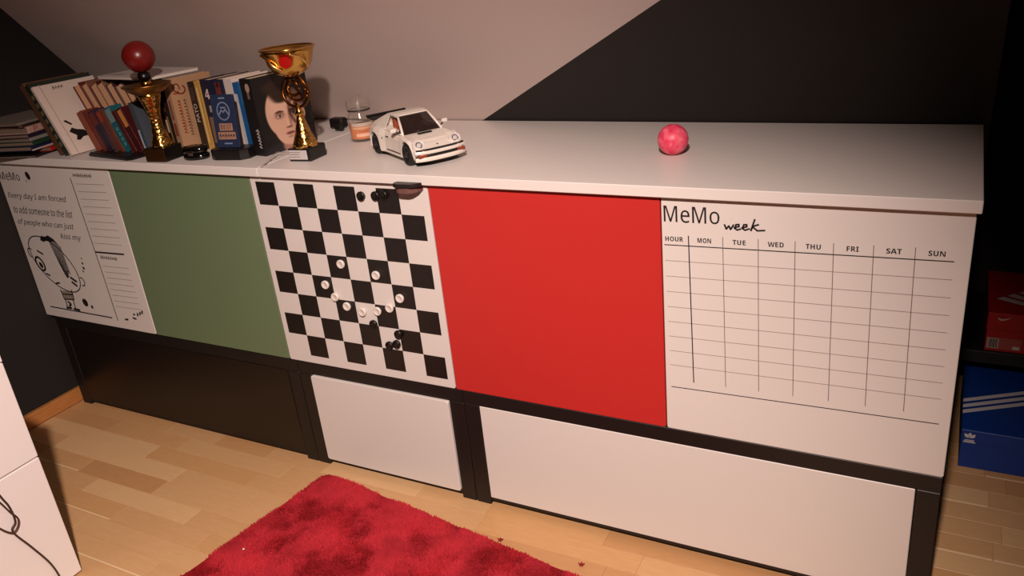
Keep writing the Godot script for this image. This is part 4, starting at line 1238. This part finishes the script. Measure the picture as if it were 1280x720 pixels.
	# power brick and cord behind the portrait book
	var k := thing("power_adapter", "black plug-in adapter with a looping cord, right of the portrait book", "adapter", Vector3(1.175, y, -0.455))
	put("brick", bx(Vector3(-0.030, 0, -0.018), Vector3(0.024, 0.034, 0.018), 0.006), black, k)
	put("cord", tube(smooth_path([Vector3(0.02, 0.03, 0.0), Vector3(0.045, 0.028, -0.004), Vector3(0.075, 0.020, -0.03), Vector3(0.100, 0.012, -0.052), Vector3(0.085, 0.006, -0.075), Vector3(0.045, 0.004, -0.07), Vector3(0.04, 0.004, -0.035), Vector3(0.075, 0.004, -0.010), Vector3(0.095, 0.004, -0.03)], 0.005), 0.0028), black, k)
	put("plug", cyl(0.009, 0.026), black, k, Vector3(0.044, 0.009, 0.040), Basis(Vector3.BACK, PI / 2))
	# white ribbon over the joint between the two top boards
	var rb := thing("ribbon", "short white twisted ribbon on the joint between the two top boards", "ribbon")
	var st := begin(true)
	var path := smooth_path([Vector3(1.262, y + 0.0012, 0.008), Vector3(1.250, y + 0.004, -0.030), Vector3(1.236, y + 0.010, -0.070), Vector3(1.230, y + 0.013, -0.100), Vector3(1.240, y + 0.006, -0.122), Vector3(1.262, y + 0.0015, -0.122)], 0.004)
	for i in path.size() - 1:
		var w0 := 0.0085
		var t0 := 0.5 * sin(i * 0.28)
		var t1 := 0.5 * sin((i + 1) * 0.28)
		var d0 := Vector3(cos(t0), absf(sin(t0)), 0.35).normalized() * w0
		var d1 := Vector3(cos(t1), absf(sin(t1)), 0.35).normalized() * w0
		for s in [0.0, 0.0008]:
			quad(st, path[i] + Vector3(0, s, 0), path[i] + d0 + Vector3(0, s, 0), path[i + 1] + d1 + Vector3(0, s, 0), path[i + 1] + Vector3(0, s, 0), Vector3(0, 1 if s > 0 else -1, 0))
	put("band", done(st), mat(Color(0.80, 0.75, 0.70), 0.6), rb)
	# pink marbled ball
	var pink := StandardMaterial3D.new()
	pink.albedo_texture = noise_tex(0.018, [Color(0.70, 0.10, 0.22), Color(0.84, 0.20, 0.33), Color(0.87, 0.26, 0.38), Color(0.93, 0.48, 0.54), Color(0.82, 0.20, 0.33)], 256, FastNoiseLite.TYPE_SIMPLEX_SMOOTH, 12, 3, 40.0)
	pink.uv1_triplanar = true
	pink.uv1_scale = Vector3(9, 9, 9)
	pink.roughness = 0.45
	var pb := put("bouncy_ball", sphere(0.0365), pink, null, Vector3(2.356, TOP + 0.0366, -0.240))
	tag(pb, "pink marbled ball alone on the long white top", "ball")

func prism_up(poly: PackedVector2Array, h: float, bev: float) -> ArrayMesh:    # polygon in x, z standing h tall
	var st := begin()
	add_prism(st, poly, h, bev, Transform3D(Basis(Vector3(1, 0, 0), Vector3(0, 0, 1), Vector3(0, 1, 0)), Vector3(0, h, 0)))
	return done(st)

func label_wrap(r: float, y0: float, y1: float, deg: float) -> ArrayMesh:   # a label bent round a jar, facing +z
	var st := begin(true)
	var n := 20
	for i in n:
		var a0 := PI / 2 + deg_to_rad(deg) * (float(i) / n - 0.5)
		var a1 := PI / 2 + deg_to_rad(deg) * (float(i + 1) / n - 0.5)
		var d0 := Vector3(cos(a0), 0, sin(a0))
		var d1 := Vector3(cos(a1), 0, sin(a1))
		for s in [0.0, 0.0003]:
			quad(st, d0 * (r - s) + Vector3(0, y0, 0), d1 * (r - s) + Vector3(0, y0, 0), d1 * (r - s) + Vector3(0, y1, 0), d0 * (r - s) + Vector3(0, y1, 0), (d0 + d1) * (1 if s == 0.0 else -1))
	return done(st)

func capsule_shell(a: float, b: float, y0: float, y1: float) -> ArrayMesh:    # an oval shell with a rolled edge
	var st := begin(true)
	var rings := [[0.0, 0.0], [0.92, 0.0], [1.0, 0.25], [1.0, 0.6], [0.90, 0.9], [0.6, 1.0], [0.0, 1.0]]
	var n := 32
	for i in rings.size() - 1:
		for k in n:
			var pts := []
			for q in [[i, k], [i, k + 1], [i + 1, k + 1], [i + 1, k]]:
				var w: float = TAU * q[1] / n
				var s: float = rings[q[0]][0]
				pts.append(Vector3(cos(w) * a * s, lerpf(y0, y1, rings[q[0]][1]), sin(w) * b * s))
			var m: Vector3 = (pts[0] + pts[1] + pts[2] + pts[3]) / 4.0
			var out := m - Vector3(0, (y0 + y1) / 2, 0)
			if rings[i][0] > 0.0:
				tri(st, pts[0], pts[1], pts[2], out)
			if rings[i + 1][0] > 0.0:
				tri(st, pts[0], pts[2], pts[3], out)
	return done(st)

# ------------------------------------------------------------------ the toy car
func car_section(u: float) -> Array:       # half width, lower edge, shoulder height, middle rise
	var keys := [
		[-0.168, 0.052, 0.032, 0.062, 0.004], [-0.160, 0.062, 0.024, 0.068, 0.006], [-0.135, 0.072, 0.018, 0.074, 0.008], [-0.100, 0.0765, 0.015, 0.076, 0.008], [-0.065, 0.0745, 0.015, 0.075, 0.006], [-0.040, 0.068, 0.015, 0.0725, 0.004],
		[0.000, 0.0665, 0.015, 0.071, 0.002], [0.045, 0.067, 0.015, 0.070, 0.001], [0.070, 0.0695, 0.015, 0.069, -0.001], [0.100, 0.072, 0.016, 0.066, -0.004], [0.128, 0.0705, 0.018, 0.059, -0.006], [0.148, 0.066, 0.022, 0.050, -0.005], [0.160, 0.058, 0.028, 0.043, -0.003]]
	for k in keys.size() - 1:
		var a = keys[k]
		var b = keys[k + 1]
		if u <= b[0] or k == keys.size() - 2:
			var q := clampf((u - a[0]) / (b[0] - a[0]), 0, 1)
			return [lerpf(a[1], b[1], q), lerpf(a[2], b[2], q), lerpf(a[3], b[3], q), lerpf(a[4], b[4], q)]
	return []

func car() -> void:
	var white := mat(Color(0.86, 0.83, 0.79), 0.22)
	var black := mat(Color(0.05, 0.042, 0.04), 0.4)
	var tyre := mat(Color(0.045, 0.04, 0.04), 0.65)
	var c := thing("toy_car", "white toy sports car with black rear spoiler, parked on the cabinet top", "toy car", Vector3(1.660, TOP + 0.0002, -0.174), deg_to_rad(-31.0))
	# body shell: a loft of cross-sections whose lower edge rises over the wheels
	var st := begin()
	var rings := []
	var n := 82
	for i in n + 1:
		var u := lerpf(-0.168, 0.160, float(i) / n)
		var s := car_section(u)
		var low: float = s[1]
		for w in [[-0.100, 0.0340], [0.100, 0.0330]]:
			var d := absf(u - w[0])
			if d < w[1]:
				low = maxf(low, 0.0292 + sqrt(w[1] * w[1] - d * d))
		var ring := []
		for q in [[-0.70, 0.0, 0], [-1.0, 0.0, 0], [-1.015, 0.004, 0], [-1.0, -0.014, 1], [-0.95, -0.004, 1], [-0.86, 0.0, 1], [-0.62, s[3] * 0.7, 1], [0.0, s[3], 1], [0.62, s[3] * 0.7, 1], [0.86, 0.0, 1], [0.95, -0.004, 1], [1.0, -0.014, 1], [1.015, 0.004, 0], [1.0, 0.0, 0], [0.70, 0.0, 0]]:
			ring.append(Vector3(u, minf((s[2] if q[2] == 1 else low) + q[1], s[2] + s[3] * 0.5) if q[2] == 0 else maxf(s[2] + q[1], low + 0.0005 if absf(q[0]) > 0.9 else 0.0), s[0] * q[0]))
		rings.append(ring)
	var m: int = rings[0].size()
	for i in n:
		for k in m:
			var j := (k + 1) % m
			var ctr: Vector3 = (rings[i][k] + rings[i][j] + rings[i + 1][j] + rings[i + 1][k]) / 4.0
			var hub := Vector3(ctr.x, minf(0.060, (rings[i][7].y + rings[i][0].y) / 2.0), ctr.z * 0.7)
			quad(st, rings[i][k], rings[i][j], rings[i + 1][j], rings[i + 1][k], ctr - hub)
	for e in [0, n]:
		var mid := Vector3(rings[e][0].x, 0.045, 0)
		for k in m:
			tri(st, mid, rings[e][k], rings[e][(k + 1) % m], Vector3(-1 if e == 0 else 1, 0, 0))
	put("body", done(st), white, c)
	# wheels
	var tread := lathe([Vector2(0.017, -0.0125), Vector2(0.0255, -0.0125), Vector2(0.0285, -0.009), Vector2(0.029, 0.0), Vector2(0.0285, 0.009), Vector2(0.0255, 0.0125), Vector2(0.017, 0.0125), Vector2(0.015, 0.006), Vector2(0, 0.006)], 36)
	var spokes := begin()
	for k in 5:
		add_box(spokes, Vector3(-0.0022, 0.0062, 0.002), Vector3(0.0022, 0.0095, 0.0155), 0.0005, Transform3D(Basis(Vector3.UP, TAU * k / 5), Vector3.ZERO))
	add_lathe(spokes, [Vector2(0.0148, 0.006), Vector2(0.0165, 0.0105), Vector2(0.0172, 0.0105), Vector2(0.0172, 0.006)], 30)
	add_lathe(spokes, [Vector2(0.004, 0.006), Vector2(0.004, 0.0108), Vector2(0, 0.0108)], 16)
	var rim := done(spokes)
	for u in [-0.100, 0.100]:
		for s in [-1.0, 1.0]:
			var w := put("wheel", tread, tyre, c, Vector3(u, 0.0292, s * 0.0605), Basis(Vector3.RIGHT, s * PI / 2))
			put("rim", rim, mat(Color(0.10, 0.09, 0.09), 0.3, 0.4), w)
	# cabin: roof, pillars, glass, seats
	var roof := [[-0.062, 0.0410, 0.1115], [-0.040, 0.0425, 0.1155], [-0.010, 0.0435, 0.1165], [0.010, 0.0440, 0.1135]]
	st = begin()
	for i in roof.size() - 1:
		var a = roof[i]
		var b = roof[i + 1]
		for lvl in [0.0, -0.004]:
			quad(st, Vector3(a[0], a[2] + lvl, -a[1]), Vector3(a[0], a[2] + lvl, a[1]), Vector3(b[0], b[2] + lvl, b[1]), Vector3(b[0], b[2] + lvl, -b[1]), Vector3(0, 1 if lvl == 0.0 else -1, 0))
		for s in [-1.0, 1.0]:
			quad(st, Vector3(a[0], a[2], s * a[1]), Vector3(b[0], b[2], s * b[1]), Vector3(b[0], b[2] - 0.006, s * (b[1] + 0.002)), Vector3(a[0], a[2] - 0.006, s * (a[1] + 0.002)), Vector3(0, 0.3, s))
	quad(st, Vector3(0.010, 0.1135, -0.044), Vector3(0.010, 0.1135, 0.044), Vector3(0.012, 0.1095, 0.044), Vector3(0.012, 0.1095, -0.044), Vector3(1, 0, 0))
	quad(st, Vector3(-0.062, 0.1115, -0.041), Vector3(-0.062, 0.1115, 0.041), Vector3(-0.062, 0.1075, 0.041), Vector3(-0.062, 0.1075, -0.041), Vector3(-1, 0, 0))
	put("roof", done(st), white, c)
	# sloping tail behind the roof
	put("rear_deck", prism_side(PackedVector2Array([Vector2(-0.058, 0.1125), Vector2(-0.150, 0.080), Vector2(-0.160, 0.068), Vector2(-0.075, 0.070), Vector2(-0.056, 0.104)]), 0.041, 0.054), white, c)
	for s in [-1.0, 1.0]:
		put("front_pillar", tube([Vector3(0.058, 0.0690, s * 0.0565), Vector3(0.036, 0.0905, s * 0.0500), Vector3(0.010, 0.1125, s * 0.0430)], 0.0034, 8), white, c)
		put("rear_pillar", prism_tri(Vector3(-0.058, 0.1110, s * 0.0425), Vector3(-0.042, 0.1115, s * 0.0430), Vector3(-0.054, 0.0730, s * 0.0600), Vector3(-0.120, 0.0740, s * 0.0600), s), white, c)
		put("door_sill", bx(Vector3(-0.058, 0.0705, s * 0.0600 - 0.002), Vector3(0.055, 0.0745, s * 0.0600 + 0.002), 0.001), white, c)
		var seat := put("seat", bx(Vector3(-0.046, 0.066, s * 0.024 - 0.014), Vector3(-0.028, 0.100, s * 0.024 + 0.014), 0.004), mat(Color(0.55, 0.25, 0.12), 0.6), c)
		put("seat_base", bx(Vector3(-0.028, 0.068, s * 0.024 - 0.014), Vector3(0.012, 0.0765, s * 0.024 + 0.014), 0.003), mat(Color(0.55, 0.25, 0.12), 0.6), seat)
		var arm := put("mirror", bx(Vector3(-0.005, -0.0055, -0.0085), Vector3(0.005, 0.0055, 0.0085), 0.0025), white, c, Vector3(0.042, 0.0835, s * 0.0755))
		put("mirror_arm", tube([Vector3(0.002, -0.002, -s * 0.004), Vector3(0.004, -0.010, -s * 0.0165)], 0.002, 6), black, arm)
		put("side_strip", bx(Vector3(-0.062, 0.0215, s * 0.0672 - 0.0012), Vector3(0.066, 0.0245, s * 0.0672 + 0.0016)), mat(Color(0.22, 0.17, 0.15), 0.5), c)
		put("sill", bx(Vector3(-0.066, 0.0145, s * 0.066 - 0.003), Vector3(0.068, 0.0212, s * 0.066 + 0.0035), 0.001), white, c)
		put("air_scoop", bx(Vector3(-0.064, 0.050, s * 0.0705 - 0.0015), Vector3(-0.050, 0.0535, s * 0.0705 + 0.0015)), black, c)
		put("door_handle", bx(Vector3(-0.034, 0.0565, s * 0.0672 - 0.001), Vector3(-0.018, 0.0595, s * 0.0672 + 0.0015), 0.0006), black, c)
		put("repeater", cyl(0.0022, 0.002), mat(Color(0.8, 0.75, 0.7), 0.3), c, Vector3(0.060, 0.050, s * 0.0675), Basis(Vector3.RIGHT, s * PI / 2))
		# round headlamp, set into the wing and tipped back
		var H := Basis(Vector3(0, 0, 1).cross(Vector3(0.80, 0.60, 0)).normalized(), Vector3(0.80, 0.60, 0).normalized(), Vector3(0, 0, 1))
		var hl := put("headlamp", lathe([Vector2(0, -0.012), Vector2(0.0155, -0.012), Vector2(0.0155, 0.0015), Vector2(0.0140, 0.003), Vector2(0.0134, 0.0012), Vector2(0, 0.0006)], 30), white, c, Vector3(0.1385, 0.0545, s * 0.0520), H)
		put("reflector", lathe([Vector2(0.0136, 0.0022), Vector2(0.011, 0.0016), Vector2(0.007, 0.0018), Vector2(0.0035, 0.0026), Vector2(0, 0.0036)], 26), mat(Color(0.86, 0.85, 0.85), 0.32, 0.35), hl)
		put("lamp_ring", lathe([Vector2(0.0062, 0.0022), Vector2(0.0075, 0.0030), Vector2(0.0088, 0.0020)], 24), mat(Color(0.35, 0.33, 0.33), 0.3, 0.6), hl)
		put("indicator", bx(Vector3(0.1515, 0.0275, s * 0.0555 - 0.0115), Vector3(0.1650, 0.0338, s * 0.0555 + 0.0115), 0.002), mat(Color(0.55, 0.20, 0.11), 0.25), c, Vector3.ZERO)
		put("tail_lamp", bx(Vector3(-0.170, 0.046, s * 0.040 - 0.014), Vector3(-0.163, 0.054, s * 0.040 + 0.014), 0.001), mat(Color(0.6, 0.06, 0.05), 0.25), c)
	put("windscreen", slab4(Vector3(0.0575, 0.0700, 0.0560), Vector3(0.0120, 0.1115, 0.0430), 0.0015), tinted(), c)
	put("wiper", tube([Vector3(0.0600, 0.0735, 0.030), Vector3(0.0585, 0.0745, -0.010)], 0.0013, 6), black, c)
	put("dashboard", bx(Vector3(0.016, 0.066, -0.050), Vector3(0.046, 0.0775, 0.050), 0.003), mat(Color(0.16, 0.10, 0.08), 0.6), c)
	put("hood_vent", bx(Vector3(0.066, 0.0680, -0.020), Vector3(0.0765, 0.0708, 0.020), 0.0004), black, c)
	put("hood_emblem", cyl(0.0026, 0.0012), mat(Color(0.25, 0.17, 0.10), 0.3, 0.6), c, Vector3(0.139, 0.0495, 0))
	# nose: lid edge, bumper, lip
	put("bumper_groove", curved_bar(0.1640, 0.068, 0.0425, 0.0462, 0.010, 0.008), black, c)
	put("bumper", curved_bar(0.1680, 0.0705, 0.0345, 0.0424, 0.014, 0.012), white, c)
	put("grille", curved_bar(0.1650, 0.0690, 0.0265, 0.0345, 0.014, 0.010), black, c)
	put("front_apron", curved_bar(0.1690, 0.0715, 0.0165, 0.0265, 0.016, 0.012), white, c)
	put("splitter", curved_bar(0.1630, 0.066, 0.0130, 0.0166, 0.016, 0.010), black, c)
	put("rear_bumper", bx(Vector3(-0.176, 0.028, -0.060), Vector3(-0.160, 0.042, 0.060), 0.003), white, c)
	put("underbody", bx(Vector3(-0.150, 0.011, -0.045), Vector3(0.150, 0.030, 0.045)), black, c)
	# spoiler
	var tail := put("spoiler", bx(Vector3(-0.172, 0.0865, -0.0600), Vector3(-0.132, 0.0915, 0.0600), 0.002), black, c)
	put("spoiler_lip", bx(Vector3(-0.176, 0.0900, -0.0610), Vector3(-0.168, 0.0965, 0.0610), 0.002), black, tail)
	for s in [-1.0, 1.0]:
		put("spoiler_mount", bx(Vector3(-0.158, 0.070, s * 0.040 - 0.004), Vector3(-0.142, 0.0868, s * 0.040 + 0.004)), white, tail)

func tinted() -> StandardMaterial3D:
	var m := StandardMaterial3D.new()
	m.transparency = BaseMaterial3D.TRANSPARENCY_ALPHA
	m.albedo_color = Color(0.12, 0.06, 0.05, 0.72)
	m.roughness = 0.06
	return m

func prism_side(poly: PackedVector2Array, top_half: float, low_half: float) -> ArrayMesh:  # side outline carried across the car, narrower at the top
	var st := begin()
	var lo := 1e9
	var hi := -1e9
	for p in poly:
		lo = minf(lo, p.y)
		hi = maxf(hi, p.y)
	var at := func(p: Vector2, s: float) -> Vector3: return Vector3(p.x, p.y, s * lerpf(low_half, top_half, (p.y - lo) / (hi - lo)))
	if Geometry2D.is_polygon_clockwise(poly):
		poly.reverse()
	var idx := Geometry2D.triangulate_polygon(poly)
	for s in [-1.0, 1.0]:
		for i in range(0, idx.size(), 3):
			tri(st, at.call(poly[idx[i]], s), at.call(poly[idx[i + 1]], s), at.call(poly[idx[i + 2]], s), Vector3(0, 0, s))
	for i in poly.size():
		var a := poly[i]
		var b := poly[(i + 1) % poly.size()]
		quad(st, at.call(a, -1.0), at.call(b, -1.0), at.call(b, 1.0), at.call(a, 1.0), Vector3(b.y - a.y, a.x - b.x, 0))
	return done(st)

func prism_tri(a: Vector3, b: Vector3, c: Vector3, d: Vector3, s: float) -> ArrayMesh:     # a four-cornered plate a few millimetres thick
	var st := begin()
	var t := Vector3(0, 0, -s * 0.003)
	quad(st, a, b, c, d, Vector3(0, 0, s))
	quad(st, a + t, b + t, c + t, d + t, Vector3(0, 0, -s))
	var p := [a, b, c, d]
	var mid := (a + b + c + d) / 4.0
	for i in 4:
		quad(st, p[i], p[(i + 1) % 4], p[(i + 1) % 4] + t, p[i] + t, (p[i] + p[(i + 1) % 4]) / 2.0 - mid)
	return done(st)

func slab4(low: Vector3, high: Vector3, t: float) -> ArrayMesh:      # a pane across the car between a lower and an upper edge
	var st := begin()
	var n := (high - low).cross(Vector3(0, 0, 1)).normalized()
	if n.y < 0:
		n = -n
	var q := [low, Vector3(low.x, low.y, -low.z), Vector3(high.x, high.y, -high.z), high]
	quad(st, q[0], q[1], q[2], q[3], n)
	quad(st, q[0] - n * t, q[1] - n * t, q[2] - n * t, q[3] - n * t, -n)
	var mid: Vector3 = (q[0] + q[1] + q[2] + q[3]) / 4.0
	for i in 4:
		var j := (i + 1) % 4
		quad(st, q[i], q[j], q[j] - n * t, q[i] - n * t, (q[i] + q[j]) / 2.0 - mid)
	return done(st)

func curved_bar(u: float, half: float, y0: float, y1: float, sweep: float, depth: float) -> ArrayMesh:   # bumper-like bar swept back at its ends
	var st := begin()
	var n := 12
	var row := []
	for i in n + 1:
		var v := lerpf(-half, half, float(i) / n)
		var x := u - sweep * pow(absf(v / half), 3.0)
		row.append([Vector3(x - 0.0015, y0, v), Vector3(x, (y0 + y1) / 2, v), Vector3(x - 0.0015, y1, v), Vector3(x - depth, y1, v * 0.97), Vector3(x - depth, y0, v * 0.97)])
	for i in n:
		for k in 5:
			var j := (k + 1) % 5
			var mid := Vector3(u - depth * 0.5 - sweep * pow(absf(lerpf(-1, 1, (i + 0.5) / n)), 3.0), (y0 + y1) / 2, (row[i][1].z + row[i + 1][1].z) / 2)
			var ctr: Vector3 = (row[i][k] + row[i][j] + row[i + 1][j] + row[i + 1][k]) / 4.0
			quad(st, row[i][k], row[i][j], row[i + 1][j], row[i + 1][k], ctr - mid)
	for e in [0, n]:
		for k in range(1, 4):
			tri(st, row[e][0], row[e][k], row[e][k + 1], Vector3(0, 0, -1 if e == 0 else 1))
	return done(st)
